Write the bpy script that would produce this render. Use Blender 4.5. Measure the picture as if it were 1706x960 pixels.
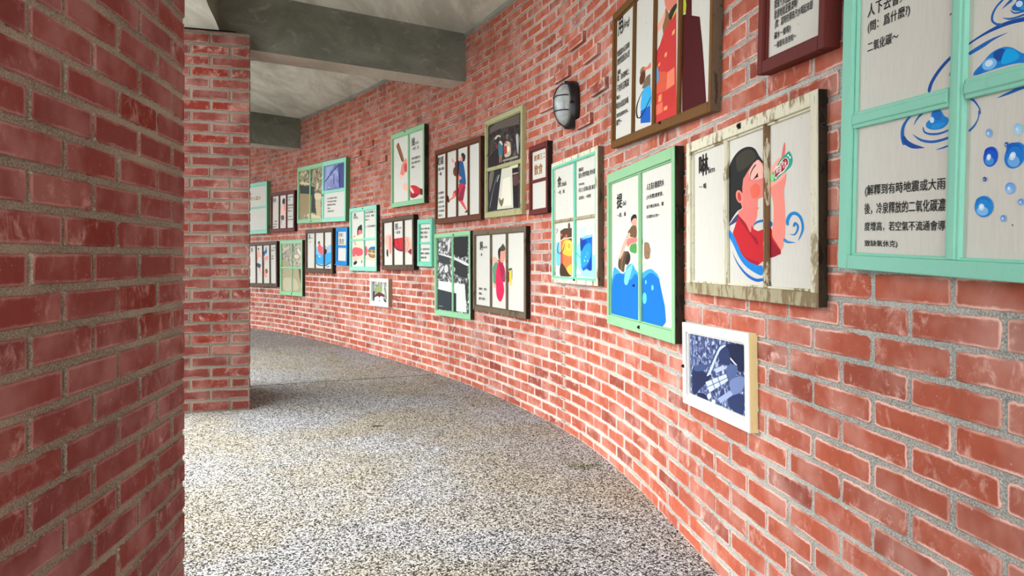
import bpy, bmesh, math, random
from mathutils import Vector, Matrix
from mathutils.geometry import tessellate_polygon
random.seed(7)
for o in list(bpy.data.objects): bpy.data.objects.remove(o)
SC = bpy.context.scene
COL = SC.collection

# ------------------------------------------------------------------ camera, sky, exposure
EYE = 1.05                      # eye height, metres
FPX = 1160.0                    # focal length in pixels of the 1706-wide frame
HX, HY = 853.0, 430.0           # principal column, horizon row
cam = bpy.data.cameras.new('camera'); cam.sensor_width = 36; cam.lens = 36*FPX/1706
cam.shift_y = -(480-HY)/1706; cam.clip_start = .02
co = bpy.data.objects.new('camera', cam); COL.objects.link(co)
co.location = (0, 0, EYE); co.rotation_euler = (math.pi/2, 0, 0); SC.camera = co

w = bpy.data.worlds.new('sky'); SC.world = w; w.use_nodes = True
bg = w.node_tree.nodes['Background']
bg.inputs[0].default_value = (.93, .97, 1, 1); bg.inputs[1].default_value = 5.5
su = bpy.data.lights.new('sun', 'SUN'); su.energy = 4.8; su.angle = .9; su.color = (1, .98, .95)      # sun behind thin cloud
so = bpy.data.objects.new('sun', su); COL.objects.link(so); so.rotation_euler = (0, math.radians(-52), math.radians(-10))
SC.view_settings.view_transform = 'Standard'; SC.view_settings.look = 'None'
SC.view_settings.exposure = 0.0; SC.view_settings.gamma = 1; SC.view_settings.use_curve_mapping = False
SC.cycles.max_bounces = 10; SC.cycles.diffuse_bounces = 8

# ------------------------------------------------------------------ small helpers
def lin(c):
    return tuple(((v/255)/12.92 if v/255 <= .04045 else ((v/255+.055)/1.055)**2.4) for v in c) + (1,)

def new_mat(name, rough=.8):
    m = bpy.data.materials.new(name); m.use_nodes = True
    b = m.node_tree.nodes['Principled BSDF']; b.inputs['Roughness'].default_value = rough
    b.inputs['Specular IOR Level'].default_value = .14
    return m, m.node_tree, b

class N:                                            # terse node builder
    def __init__(s, nt): s.nt = nt
    def __call__(s, typ, ins=None, **kw):
        n = s.nt.nodes.new(typ)
        for k, v in kw.items(): setattr(n, k, v)
        for k, v in (ins or {}).items():
            if isinstance(v, bpy.types.NodeSocket): s.nt.links.new(v, n.inputs[k])
            else: n.inputs[k].default_value = v
        return n
    def m(s, op, a, b=0.0, c=None, clamp=False):
        d = {0: a, 1: b}
        if c is not None: d[2] = c
        n = s('ShaderNodeMath', d, operation=op); n.use_clamp = clamp
        return n.outputs[0]
    def mix(s, f, a, b):
        n = s('ShaderNodeMix', {0: f, 6: a, 7: b}, data_type='RGBA'); return n.outputs[2]
    def ramp(s, v, a, b):                            # smooth 0..1 between a and b
        n = s('ShaderNodeMapRange', {0: v, 1: a, 2: b, 3: 0., 4: 1.}, interpolation_type='SMOOTHSTEP'); return n.outputs[0]
    def noise(s, vec, scale, detail=3., rough=.55, dist=0.):
        return s('ShaderNodeTexNoise', {'Vector': vec, 'Scale': scale, 'Detail': detail, 'Roughness': rough, 'Distortion': dist}).outputs[0]
    def link(s, a, b): s.nt.links.new(a, b)

_flat = {}
def flat(c, rough=.75):
    k = (tuple(c), rough)
    if k not in _flat:
        m, nt, b = new_mat('paint_%02x%02x%02x' % tuple(int(v) for v in c), rough); b.inputs['Base Color'].default_value = lin(c)
        _flat[k] = m
    return _flat[k]

def link_mesh(name, me, mats, parent=None, smooth=False):
    o = bpy.data.objects.new(name, me); COL.objects.link(o)
    for m in (mats if isinstance(mats, (list, tuple)) else [mats]): me.materials.append(m)
    if smooth:
        for p in me.polygons: p.use_smooth = True
    if parent: o.parent = parent
    return o

def from_bm(name, bm, mats, parent=None, smooth=False):
    me = bpy.data.meshes.new(name); bm.normal_update(); bm.to_mesh(me); bm.free()
    return link_mesh(name, me, mats, parent, smooth)

def box(bm, x0, x1, y0, y1, z0, z1, bev=.0, mat=0):
    g = bmesh.ops.create_cube(bm, size=1)
    for v in g['verts']:
        v.co = Vector((x0+(v.co.x+.5)*(x1-x0), y0+(v.co.y+.5)*(y1-y0), z0+(v.co.z+.5)*(z1-z0)))
    fs = set(f for v in g['verts'] for f in v.link_faces)
    for f in fs: f.material_index = mat
    if bev:
        es = list(set(e for v in g['verts'] for e in v.link_edges))
        bmesh.ops.bevel(bm, geom=es, offset=bev, segments=1, affect='EDGES', profile=.5)

def tube_mesh(name, cu, mat):
    t = bpy.data.objects.new(name, cu); COL.objects.link(t); bpy.context.view_layer.update()
    me = bpy.data.meshes.new_from_object(t.evaluated_get(bpy.context.evaluated_depsgraph_get())); me.materials.clear()
    bpy.data.objects.remove(t); bpy.data.curves.remove(cu); me.name = name
    return link_mesh(name, me, mat, None, True)
def structure(o): o['kind'] = 'structure'; return o
def thing(o, label, cat, group=None):
    o['label'] = label; o['category'] = cat
    if group: o['group'] = group
    return o

# ------------------------------------------------------------------ materials
def brick_mat(name, base, alt, dark, mortar, edge0, bloom, edge_line, haze, rough=.8, wear=1., aged=False):
    """one material for bricks and joints; uv 'loc' = metres from the brick's centre, 'half' = half size, 'rnd' = per brick randoms"""
    m, nt, b = new_mat(name, rough); n = N(nt)
    pos = n('ShaderNodeTexCoord').outputs['Object']
    loc = n('ShaderNodeUVMap', uv_map='loc').outputs[0]; half = n('ShaderNodeUVMap', uv_map='half').outputs[0]
    rnd = n('ShaderNodeUVMap', uv_map='rnd').outputs[0]
    sl = n('ShaderNodeSeparateXYZ', {0: loc}); sh = n('ShaderNodeSeparateXYZ', {0: half}); sr = n('ShaderNodeSeparateXYZ', {0: rnd})
    dx = n.m('SUBTRACT', sh.outputs[0], n.m('ABSOLUTE', sl.outputs[0])); dy = n.m('SUBTRACT', sh.outputs[1], n.m('ABSOLUTE', sl.outputs[1]))
    # rounded rectangle distance
    r = .012
    qx = n.m('MAXIMUM', n.m('SUBTRACT', r, dx), 0.); qy = n.m('MAXIMUM', n.m('SUBTRACT', r, dy), 0.)
    corner = n.m('SQRT', n.m('ADD', n.m('MULTIPLY', qx, qx), n.m('MULTIPLY', qy, qy)))
    dist = n.m('SUBTRACT', r, corner)
    far = n.m('MINIMUM', dx, dy)
    dist = n.m('ADD', dist, n.m('MAXIMUM', n.m('SUBTRACT', far, r), 0.))
    ne = n.noise(pos, 60., 4., .6); ne2 = n.noise(pos, 9., 2.)
    dist = n.m('SUBTRACT', dist, n.m('MULTIPLY', n.m('SUBTRACT', ne, .42), .009))
    dist = n.m('SUBTRACT', dist, n.m('MULTIPLY', n.m('SUBTRACT', ne2, .5), .008))
    isb = n.ramp(dist, edge0, edge0+.0018)
    # brick body
    c = n.mix(sr.outputs[0], lin(base), lin(alt))
    c = n.mix(n.ramp(sr.outputs[1], .72, 1.), c, lin(dark))
    big = n.noise(pos, 1.1, 3.)
    c = n.mix(n.m('MULTIPLY', n.ramp(n.noise(pos, 25., 5., .65), .4, .75), .35), c, lin(dark))
    # pale bloom: smears inside, a line along the edge
    str_pos = n('ShaderNodeMapping', {0: pos, 3: (1, 1, .8)}).outputs[0]
    sm = n.noise(str_pos, 20., 6., .7, .5)
    sm = n.m('MULTIPLY', n.ramp(sm, .5, .78), n.ramp(n.m('ADD', n.m('MULTIPLY', sr.outputs[1], .45), big), .55, .95))
    c = n.mix(n.m('MULTIPLY', sm, bloom), c, lin(haze))
    wash = n.ramp(n.noise(pos, 5.5, 3.), .42, .72)
    c = n.mix(n.m('MULTIPLY', wash, bloom*.32), c, lin(haze))
    ln = n.m('MULTIPLY', n.ramp(dist, edge0+.0005, edge0+.003), n.m('SUBTRACT', 1., n.ramp(dist, edge0+.0035, edge0+.009)))
    ln = n.m('MULTIPLY', ln, n.ramp(n.noise(pos, 7., 2.), .36, .6))
    c = n.mix(n.m('MULTIPLY', ln, edge_line), c, lin(haze))
    speck = n.ramp(n.noise(pos, 120., 2.), .70, .76)
    c = n.mix(n.m('MULTIPLY', speck, .5*wear), c, lin((235, 205, 195)))
    # mortar: grey cement with dark grains
    g = n.noise(pos, 260., 3., .7)
    mc = n.mix(n.ramp(g, .35, .66), lin(tuple(v*.66 for v in mortar)), lin(mortar))
    mc = n.mix(n.m('MULTIPLY', n.ramp(n.noise(pos, 3., 3.), .4, .75), .35), mc, lin(tuple(min(255, v*1.22) for v in mortar)))
    if aged:                                         # upper far stretch: unpointed, sooty joints; lower far stretch: salts on the joints
        sp = n('ShaderNodeSeparateXYZ', {0: pos}); nz = n.m('MULTIPLY', n.m('SUBTRACT', n.noise(pos, 1.3, 3.), .5), 1.2)
        hi = n.m('MULTIPLY', n.ramp(n.m('ADD', sp.outputs[1], nz), 4.2, 5.4), n.ramp(n.m('ADD', sp.outputs[2], nz), 1.5, 1.8))
        lo_ = n.m('MULTIPLY', n.ramp(n.m('ADD', sp.outputs[1], nz), 2.6, 3.8), n.m('SUBTRACT', 1., n.ramp(n.m('ADD', sp.outputs[2], nz), .75, 1.15)))
        mc = n.mix(n.m('MULTIPLY', hi, .65), mc, lin((120, 92, 76))); mc = n.mix(n.m('MULTIPLY', n.m('MULTIPLY', lo_, n.ramp(n.noise(pos, 3.3, 3.), .35, .6)), .7), mc, lin((232, 214, 204)))
        c = n.mix(n.m('MULTIPLY', hi, .25), c, lin((140, 84, 66)))
    col = n.mix(isb, mc, c)
    n.link(col, b.inputs['Base Color'])
    hgt = n.m('ADD', n.m('MULTIPLY', isb, .5), n.m('ADD', n.m('MULTIPLY', g, n.m('SUBTRACT', .75, n.m('MULTIPLY', isb, .6))), n.m('MULTIPLY', n.noise(pos, 45., 4.), .25)))
    bp = n('ShaderNodeBump', {'Strength': .55, 'Distance': .004, 'Height': hgt})
    n.link(bp.outputs[0], b.inputs['Normal'])
    return m

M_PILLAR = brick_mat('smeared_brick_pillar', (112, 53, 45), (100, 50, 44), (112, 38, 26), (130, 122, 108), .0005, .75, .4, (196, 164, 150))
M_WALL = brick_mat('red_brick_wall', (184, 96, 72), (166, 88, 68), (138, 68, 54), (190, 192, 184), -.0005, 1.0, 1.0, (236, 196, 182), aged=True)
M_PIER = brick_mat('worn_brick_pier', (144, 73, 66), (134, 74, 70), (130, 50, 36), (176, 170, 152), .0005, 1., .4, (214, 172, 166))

def concrete(name, ca, cb, cc, streak=(1, 1, 1)):
    m, nt, b = new_mat(name, .85); n = N(nt)
    pos = n('ShaderNodeTexCoord').outputs['Object']
    mp = n('ShaderNodeMapping', {0: pos, 3: streak}).outputs[0]
    a = n.noise(mp, 2.2, 6., .62, .6); c2 = n.noise(mp, 7., 6., .65, 1.)
    c = n.mix(n.ramp(a, .34, .68), lin(ca), lin(cb))
    c = n.mix(n.m('MULTIPLY', n.ramp(c2, .52, .8), .55), c, lin(cc))
    c = n.mix(n.m('MULTIPLY', n.ramp(n.noise(mp, 30., 5.), .6, .8), .3), c, lin(tuple(v*.7 for v in ca)))
    n.link(c, b.inputs['Base Color'])
    bp = n('ShaderNodeBump', {'Strength': .35, 'Distance': .006, 'Height': n.m('ADD', c2, n.m('MULTIPLY', n.noise(mp, 60., 4.), .4))})
    n.link(bp.outputs[0], b.inputs['Normal'])
    return m
M_BEAM = concrete('dark_concrete', (100, 104, 93), (124, 127, 116), (166, 166, 154), (1, 1, 1.6))
M_SOFF = concrete('paler_beam_soffit', (170, 164, 150), (196, 190, 176), (214, 208, 196), (1.4, .7, 1))  # formwork-pale cross beam undersides, with floor bounce painted into the colour too
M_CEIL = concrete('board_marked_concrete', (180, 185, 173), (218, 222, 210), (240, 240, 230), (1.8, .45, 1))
M_PLAS = concrete('cement_fillet', (130, 132, 122), (156, 156, 146), (186, 184, 174))

def floor_mat():
    m, nt, b = new_mat('pebble_wash_floor', .75); n = N(nt)
    pos = n('ShaderNodeTexCoord').outputs['Object']
    v = n('ShaderNodeTexVoronoi', {'Vector': pos, 'Scale': 170., 'Randomness': 1.})
    v2 = n('ShaderNodeTexVoronoi', {'Vector': pos, 'Scale': 170., 'Randomness': 1.}, feature='DISTANCE_TO_EDGE')
    sep = n('ShaderNodeSeparateColor', {0: v.outputs['Color']})
    st = n.ramp(n.noise(pos, .9, 5., .6, .4), .38, .62)
    white = n.mix(st, lin((232, 233, 233)), lin((222, 216, 200)))
    mid = n.mix(st, lin((170, 174, 178)), lin((168, 160, 138)))
    dk = n.mix(st, lin((52, 56, 62)), lin((58, 55, 46)))
    c = n.mix(n.ramp(sep.outputs[0], .31, .39), dk, mid)
    c = n.mix(n.ramp(sep.outputs[0], .60, .68), c, white)
    c = n.mix(n.ramp(v2.outputs[0], .0, .10), lin((58, 57, 52)), c)
    stain = n.ramp(n.noise(pos, 2.3, 5., .6, .7), .55, .72)
    c = n.mix(n.m('MULTIPLY', stain, .30), c, lin((96, 92, 76)))
    n.link(c, b.inputs['Base Color'])
    bp = n('ShaderNodeBump', {'Strength': .5, 'Distance': .003, 'Height': n.ramp(v2.outputs[0], 0., .35)})
    n.link(bp.outputs[0], b.inputs['Normal'])
    return m
M_FLOOR = floor_mat()

def painted(name, main, under, amount, dirt=(70, 60, 45), scale=9., rough=.6, sy=(1, 1, .35), dirt_amt=.25):
    """old paint: main colour, worn patches of the wood under it, a little dirt"""
    m, nt, b = new_mat(name, rough); n = N(nt)
    pos = n('ShaderNodeTexCoord').outputs['Object']
    mp = n('ShaderNodeMapping', {0: pos, 3: sy}).outputs[0]
    a = n.noise(mp, scale*4, 6., .68, .4); lo = n.noise(pos, scale*.6, 2.)
    k = n.ramp(n.m('ADD', n.m('MULTIPLY', a, .7), n.m('MULTIPLY', lo, .3)), .72-amount*.42, .78-amount*.42)
    c = n.mix(n.m('MULTIPLY', n.noise(pos, 6., 3.), .3), lin(main), lin(tuple(v*.82 for v in main)))
    c = n.mix(k, c, lin(under))
    c = n.mix(n.m('MULTIPLY', n.ramp(n.noise(mp, scale*9, 5., .7), .55, .72), dirt_amt), c, lin(dirt))
    n.link(c, b.inputs['Base Color'])
    bp = n('ShaderNodeBump', {'Strength': .35, 'Distance': .0015, 'Height': n.m('SUBTRACT', n.noise(mp, 90., 4.), n.m('MULTIPLY', k, .8))})
    n.link(bp.outputs[0], b.inputs['Normal'])
    return m

def board_mat():
    m, nt, b = new_mat('printed_board', .7); n = N(nt)
    pos = n('ShaderNodeTexCoord').outputs['Object']
    mp = n('ShaderNodeMapping', {0: pos, 3: (1, 1, .10)}).outputs[0]
    c = n.mix(n.m('MULTIPLY', n.ramp(n.noise(mp, 220., 3.), .3, .75), .35), lin((212, 211, 202)), lin((196, 195, 186)))
    c = n.mix(n.m('MULTIPLY', n.ramp(n.noise(pos, 2.5, 4.), .5, .8), .35), c, lin((192, 189, 174)))
    c = n.mix(n.ramp(n.noise(pos, 75., 1.), .80, .83), c, lin((120, 116, 104)))
    n.link(c, b.inputs['Base Color']); return m
M_BOARD = board_mat()

def photo_mat(name, lo, mid, hi, scale=14., k=(.35, .5, .68), rough=.35, det=6.):
    m, nt, b = new_mat(name, rough); n = N(nt)
    pos = n('ShaderNodeTexCoord').outputs['Object']
    a = n.noise(pos, scale, det, .68, .8)
    c = n.mix(n.ramp(a, k[0], k[1]), lin(lo), lin(mid)); c = n.mix(n.ramp(a, k[1], k[2]), c, lin(hi))
    n.link(c, b.inputs['Base Color']); return m

TURQ = painted('turquoise_paint', (146, 216, 192), (214, 222, 178), .10, (90, 150, 130), dirt_amt=.12)
TURQ2 = painted('aged_turquoise_paint', (118, 206, 178), (120, 120, 96), .26, (60, 90, 80))
GREEN = painted('pale_green_paint', (146, 196, 152), (176, 208, 160), .12, (70, 90, 60), dirt_amt=.12)
LGREEN = painted('light_green_paint', (150, 206, 160), (190, 224, 170), .12, (80, 100, 70), dirt_amt=.1)
BROWN = painted('brown_varnish', (112, 78, 40), (84, 56, 30), .3, (60, 40, 22), dirt_amt=.3)
RBROWN = painted('red_brown_varnish', (100, 58, 36), (74, 42, 26), .3, (50, 30, 20), dirt_amt=.3)
MAROON = painted('maroon_paint', (104, 46, 42), (70, 32, 30), .3, (60, 30, 26), dirt_amt=.2)
DKWOOD = painted('dark_weathered_wood', (92, 74, 60), (58, 46, 38), .42, (40, 32, 26), dirt_amt=.4)
GREYWOOD = painted('grey_weathered_wood', (112, 98, 80), (74, 60, 48), .42, (60, 50, 40), dirt_amt=.35)
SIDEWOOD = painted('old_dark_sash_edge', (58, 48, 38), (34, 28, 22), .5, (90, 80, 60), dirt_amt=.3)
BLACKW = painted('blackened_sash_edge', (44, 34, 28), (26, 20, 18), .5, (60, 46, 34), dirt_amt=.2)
WEATH = painted('flaking_white_paint', (222, 220, 196), (150, 136, 106), .46, (120, 106, 80), scale=7., dirt_amt=.4)
WEATHBAR = painted('stripped_glazing_bar', (206, 200, 172), (120, 92, 62), .62, (90, 70, 50), scale=8., dirt_amt=.4)
WEATHRAIL = painted('grimy_rail', (176, 168, 138), (132, 116, 86), .55, (100, 88, 66), scale=8., dirt_amt=.5)
OLIVE = painted('olive_cream_paint', (176, 174, 130), (118, 106, 66), .34, (90, 80, 50), dirt_amt=.35)
WHITE = painted('white_gloss_paint', (238, 238, 232), (214, 206, 180), .06, (150, 140, 120), dirt_amt=.12)
CREAMY = painted('yellowed_paint', (240, 222, 162), (200, 180, 120), .15, (150, 130, 90), dirt_amt=.15)
BEIGE = painted('beige_sash_edge', (168, 156, 128), (130, 118, 92), .3, (90, 80, 60))
BLUE = painted('blue_paint', (30, 130, 196), (20, 96, 160), .2, (20, 60, 100), dirt_amt=.2)
BLUED = painted('dark_blue_paint', (10, 88, 140), (10, 60, 100), .2, (20, 40, 70), dirt_amt=.2)
GREENSIDE = painted('green_sash_edge', (96, 140, 96), (60, 70, 50), .3, (50, 50, 40))
IRON = flat((34, 30, 28), .5)

# ------------------------------------------------------------------ plan of the corridor (metres, x right, y away)
def hp(px, s): return ((px-HX)/s*EYE, FPX/s*EYE)
near = [hp(1706, 1045), hp(1598, 935), hp(1400, 733), hp(1300, 632), hp(1200, 530), hp(1150, 477), hp(1100, 420), hp(1050, 368), hp(1000, 326), hp(950, 290), hp(915, 272),
        hp(881, 255), hp(841, 236), hp(800, 218), hp(755, 201), hp(697, 182.5), hp(617, 159), hp(554, 142.5), hp(499, 129.5), hp(463, 122.5), hp(416, 116)]
d0 = Vector(near[0])-Vector(near[2]); d0.normalize()
back = [tuple(Vector(near[0])+d0*t) for t in (5.2, 4.2, 3.2, 2.2, 1.2, .5)]
p = Vector(near[-1]); hd = math.radians(45); farp = []
for k in range(7):
    p = p+Vector((-math.sin(hd), math.cos(hd)))*1.4; hd += math.radians(5.5); farp.append(tuple(p))
ctrl = back+near+farp

def resample(pts, step):
    out = [Vector(pts[0])]; acc = 0
    for a, b in zip(pts[:-1], pts[1:]):
        a, b = Vector(a), Vector(b); L = (b-a).length; t = step-acc
        while t <= L: out.append(a+(b-a)*(t/L)); t += step
        acc = L-(t-step)
    return out
def smooth(pts, it):
    pts = [Vector(q) for q in pts]
    for _ in range(it):
        pts = [pts[0]]+[(pts[i-1]+pts[i]*2+pts[i+1])/4 for i in range(1, len(pts)-1)]+[pts[-1]]
    return pts
WC = smooth(resample(ctrl, .05), 60)

class Curve2:
    def __init__(s, pts):
        s.p = pts; s.a = [0.]
        for u, v in zip(pts[:-1], pts[1:]): s.a.append(s.a[-1]+(v-u).length)
        s.len = s.a[-1]
    def at(s, u):
        import bisect
        u = max(0., min(s.len-1e-6, u)); i = max(0, bisect.bisect_right(s.a, u)-1); i = min(i, len(s.p)-2)
        t = (u-s.a[i])/(s.a[i+1]-s.a[i]); return s.p[i]+(s.p[i+1]-s.p[i])*t
    def tan(s, u):
        d = s.at(u+.04)-s.at(u-.04); d.normalize(); return d
    def nrm(s, u):                                   # to the left of travel = towards the corridor for the outer wall
        t = s.tan(u); return Vector((-t.y, t.x))
wall = Curve2(WC)
def hit(px, off=0.):
    """arc length where the line of sight through image column px meets the outer wall (offset into the corridor)"""
    k = (px-HX)/FPX; prev = None
    for i in range(1, int(wall.len/.02)):
        u = i*.02; q = wall.at(u)+wall.nrm(u)*off
        if q.y < .3: continue
        g = q.x-k*q.y
        if prev is not None and prev[1]*g <= 0 and prev[1] > 0:
            t = prev[1]/(prev[1]-g); uu = prev[0]+(u-prev[0])*t
            return uu, wall.at(uu)+wall.nrm(uu)*off
        prev = (u, g)
    raise RuntimeError('no hit %r' % px)

CEIL = 2.924
# ------------------------------------------------------------------ brickwork
def brickwork(name, curve, u0, u1, z0, z1, C, L, joint, zj, uj, mat, relief=.003, side=1, proud=(), proud_depth=.026, jitter=.0012, close=False, seed=1):
    """running bond laid brick by brick over a mortar bed that follows the curve"""
    rg = random.Random(seed)
    V = []; F = []; UL = []; UH = []; UR = []
    def P(u, z, o):
        q = curve.at(u)+curve.nrm(u)*(o*side); return (q.x, q.y, z)
    def quad(a, b, c, d, l, h, r):
        i = len(V); V.extend([a, b, c, d]); F.append((i, i+1, i+2, i+3)); UL.extend(l); UH.extend([h]*4); UR.extend([r]*4)
    # mortar bed
    nseg = max(2, int((u1-u0)/.12))
    for i in range(nseg):
        a, b = u0+(u1-u0)*i/nseg, u0+(u1-u0)*(i+1)/nseg
        quad(P(a, z0, 0), P(b, z0, 0), P(b, z1, 0), P(a, z1, 0), [(.5, .5)]*4, (0., 0.), (.5, .5))
    kmin = math.floor((z0-zj)/C); kmax = math.ceil((z1-zj)/C)
    for k in range(kmin, kmax):
        zb, zt = max(z0, zj+k*C+joint/2), min(z1, zj+(k+1)*C-joint/2)
        if zt-zb < .008: continue
        sh = 0 if (k % 2) else L/2
        j0 = math.floor((u0-uj-sh)/L)-1; j1 = math.ceil((u1-uj-sh)/L)+1
        for j in range(j0, j1):
            a = uj+sh+j*L+joint/2; b = a+L-joint
            a, b = max(a, u0), min(b, u1)
            if b-a < .02: continue
            if close:                                # bricks run out to the arris at a corner
                if a-u0 < joint*1.1: a = u0
                if u1-b < joint*1.1: b = u1
            ja, jb = rg.uniform(-1, 1)*jitter, rg.uniform(-1, 1)*jitter
            o = relief+rg.uniform(-.0012, .0012); uc, zc = (a+b)/2, (zb+zt)/2
            for (pu, pz) in proud:
                if a-joint/2 <= pu <= b+joint/2 and zb-joint/2 <= pz <= zt+joint/2: o = proud_depth
            hx, hy = (b-a)/2, (zt-zb)/2; ins = .0035
            r = (rg.random(), rg.random())
            a += ja; b += ja; zb2, zt2 = zb+jb*.6, zt+jb*.6
            ia, ib, iz, it = a+ins, b-ins, zb2+ins, zt2-ins
            o0 = o-.003 if o > .01 else 0.
            out = [P(a, zb2, o0), P(b, zb2, o0), P(b, zt2, o0), P(a, zt2, o0)]
            inn = [P(ia, iz, o), P(ib, iz, o), P(ib, it, o), P(ia, it, o)]
            lo = [(-hx, -hy), (hx, -hy), (hx, hy), (-hx, hy)]
            li = [(-hx+ins, -hy+ins), (hx-ins, -hy+ins), (hx-ins, hy-ins), (-hx+ins, hy-ins)]
            h = (hx, hy)
            if hx > .06:                             # follow the curve: split the face
                mid = (ia+ib)/2
                quad(inn[0], P(mid, iz, o), P(mid, it, o), inn[3], [li[0], (0, li[0][1]), (0, li[2][1]), li[3]], h, r)
                quad(P(mid, iz, o), inn[1], inn[2], P(mid, it, o), [(0, li[0][1]), li[1], li[2], (0, li[2][1])], h, r)
            else:
                quad(*inn, li, h, r)
            for e in range(4):
                f = (e+1) % 4
                quad(out[e], out[f], inn[f], inn[e], [lo[e], lo[f], li[f], li[e]], h, r)
            if o > .01:                              # flanks of a projecting brick
                bs = [P(a, zb2, 0), P(b, zb2, 0), P(b, zt2, 0), P(a, zt2, 0)]
                for e in range(4):
                    f = (e+1) % 4
                    quad(bs[e], bs[f], out[f], out[e], [(0, 0)]*4, h, r)
    me = bpy.data.meshes.new(name); me.from_pydata(V, [], F); me.update()
    for nm, dat in (('loc', UL), ('half', UH), ('rnd', UR)):
        uv = me.uv_layers.new(name=nm); flatd = [c for q in dat for c in q]
        uv.data.foreach_set('uv', flatd)
    return link_mesh(name, me, mat)

C_W, L_W = .0693, .2295
ZJ = EYE-.0987
UJ, _ = hit(1675)
proud_px = [(962, 68), (985, 94), (936, 130), (912, 187), (985, 197), (1006, 140), (617, 244), (633, 264), (604, 272), (948, 118), (590, 262)]
proud = []
for x, y in proud_px:
    u, q = hit(x); proud.append((u, EYE+(HY-y)*q.y/FPX))
# row just under the joint at ZJ carries a vertical joint at UJ: k = -1 is odd
wr = structure(brickwork('wall_right', wall, .02, wall.len-.05, -.002, CEIL+.02, C_W, L_W, .0095, ZJ, UJ, M_WALL, relief=.003, proud=proud, seed=3))

# inner side of the corridor: two brick piers and those beyond
INNER = [(-1.42, -3.6), (-1.30, -2.6), (-1.16, -1.6), (-1.03, -.7), (-.90, 0), (-.865, .6), (-.868, 1.0), (-.885, 1.306), (-.922, 1.7), (-.962, 2.04),
         (-1.13, 2.8), (-1.40, 3.8), (-1.85, 4.911), (-2.55, 6.0), (-3.6, 7.35), (-4.9, 8.65), (-6.4, 9.8), (-8.0, 10.8)]
inner = Curve2(smooth(resample(INNER, .05), 25))
def near_u(c, p):
    p = Vector(p); return min((c.a[i] for i in range(len(c.p))), key=lambda u: (c.at(u)-p).length)

def pier(name, loop, ztop, mat, C, L, joint, seed, zj=.0, uj=0., relief=.004):
    """closed brick shell: loop of plan points, corners kept sharp by running each side as its own curve; all in one mesh"""
    obs = []
    for i in range(len(loop)):
        pts = loop[i]
        c = Curve2([Vector(q) for q in resample([tuple(q) for q in pts], .04)]+[Vector(pts[-1])])
        obs.append(brickwork(name, c, 0, c.len, -.002, ztop, C, L, joint, zj, uj if i == 0 else (i*.37) % L, mat, relief=relief, close=True, seed=seed+i, jitter=.001))
    # join without operators
    bm = bmesh.new()
    for o in obs:
        bm.from_mesh(o.data)
    me = bpy.data.meshes.new(name); bm.to_mesh(me); bm.free()
    for o in obs: bpy.data.objects.remove(o)
    return structure(link_mesh(name, me, mat))

C_P, L_P = .0758, .2460
ZTOP = 2.625; ZPIL = 2.598
uA = near_u(inner, (-1.03, -.7)); uB = near_u(inner, (-.962, 2.04))
def innerpts(u0, u1, off=0.):
    k = max(2, int(abs(u1-u0)/.06)); return [inner.at(u0+(u1-u0)*i/k)-0*inner.nrm(u0) + inner.nrm(u0+(u1-u0)*i/k)*off for i in range(k+1)]
TH = .60
f1 = innerpts(uA, uB); E = f1[-1]
back1 = innerpts(uA, uB, TH)
face = list(reversed(f1))                            # travelled towards the camera, so that left of travel is the corridor
def px_u(pts, px):
    k = (px-HX)/FPX; acc = 0.
    for a, b in zip(pts[:-1], pts[1:]):
        ga, gb = a.x-k*a.y, b.x-k*b.y
        if ga*gb <= 0 and a.y > 0: return acc+(b-a).length*ga/(ga-gb)
        acc += (b-a).length
    return 0.
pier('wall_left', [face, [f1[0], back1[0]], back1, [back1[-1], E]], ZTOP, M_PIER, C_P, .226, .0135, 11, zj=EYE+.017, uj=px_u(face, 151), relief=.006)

A = Vector((-1.813, 4.813)); dL = Vector((-.960, -.280)); Bp = A+dL*.62
dI = Vector((-math.sin(math.radians(33)), math.cos(math.radians(33))))
G = A+dI*1.15; Hh = G+Vector((-.84, -.54))*.62
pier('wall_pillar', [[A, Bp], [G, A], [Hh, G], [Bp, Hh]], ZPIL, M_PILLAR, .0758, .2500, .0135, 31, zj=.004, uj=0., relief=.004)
uF = near_u(inner, (-4.3, 8.1)); uH = near_u(inner, (-5.8, 9.4))
f3 = innerpts(uF, uH); b3 = innerpts(uF, uH, TH); r3 = list(reversed(f3))
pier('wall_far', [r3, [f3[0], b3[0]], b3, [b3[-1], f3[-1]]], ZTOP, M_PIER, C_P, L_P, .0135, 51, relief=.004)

# ------------------------------------------------------------------ floor, ceiling, beams
def prism(name, pts, z0, z1, mat, under=None):
    bm = bmesh.new(); pts = [Vector(q) for q in pts]
    lo = [bm.verts.new((q.x, q.y, z0)) for q in pts]; hi = [bm.verts.new((q.x, q.y, z1)) for q in pts]
    tri = tessellate_polygon([[Vector((q.x, q.y, 0)) for q in pts]])
    for t in tri:
        fb = bm.faces.new([lo[i] for i in t]); bm.faces.new([hi[i] for i in t][::-1])
        if under: fb.material_index = 1
    for i in range(len(pts)):
        j = (i+1) % len(pts); bm.faces.new([lo[i], lo[j], hi[j], hi[i]])
    bmesh.ops.recalc_face_normals(bm, faces=bm.faces[:])
    return from_bm(name, bm, [mat, under] if under else mat)
fl = structure(prism('floor', [(-14, -9), (8, -9), (8, 17), (-14, 17)], -.12, 0, M_FLOOR))

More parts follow.
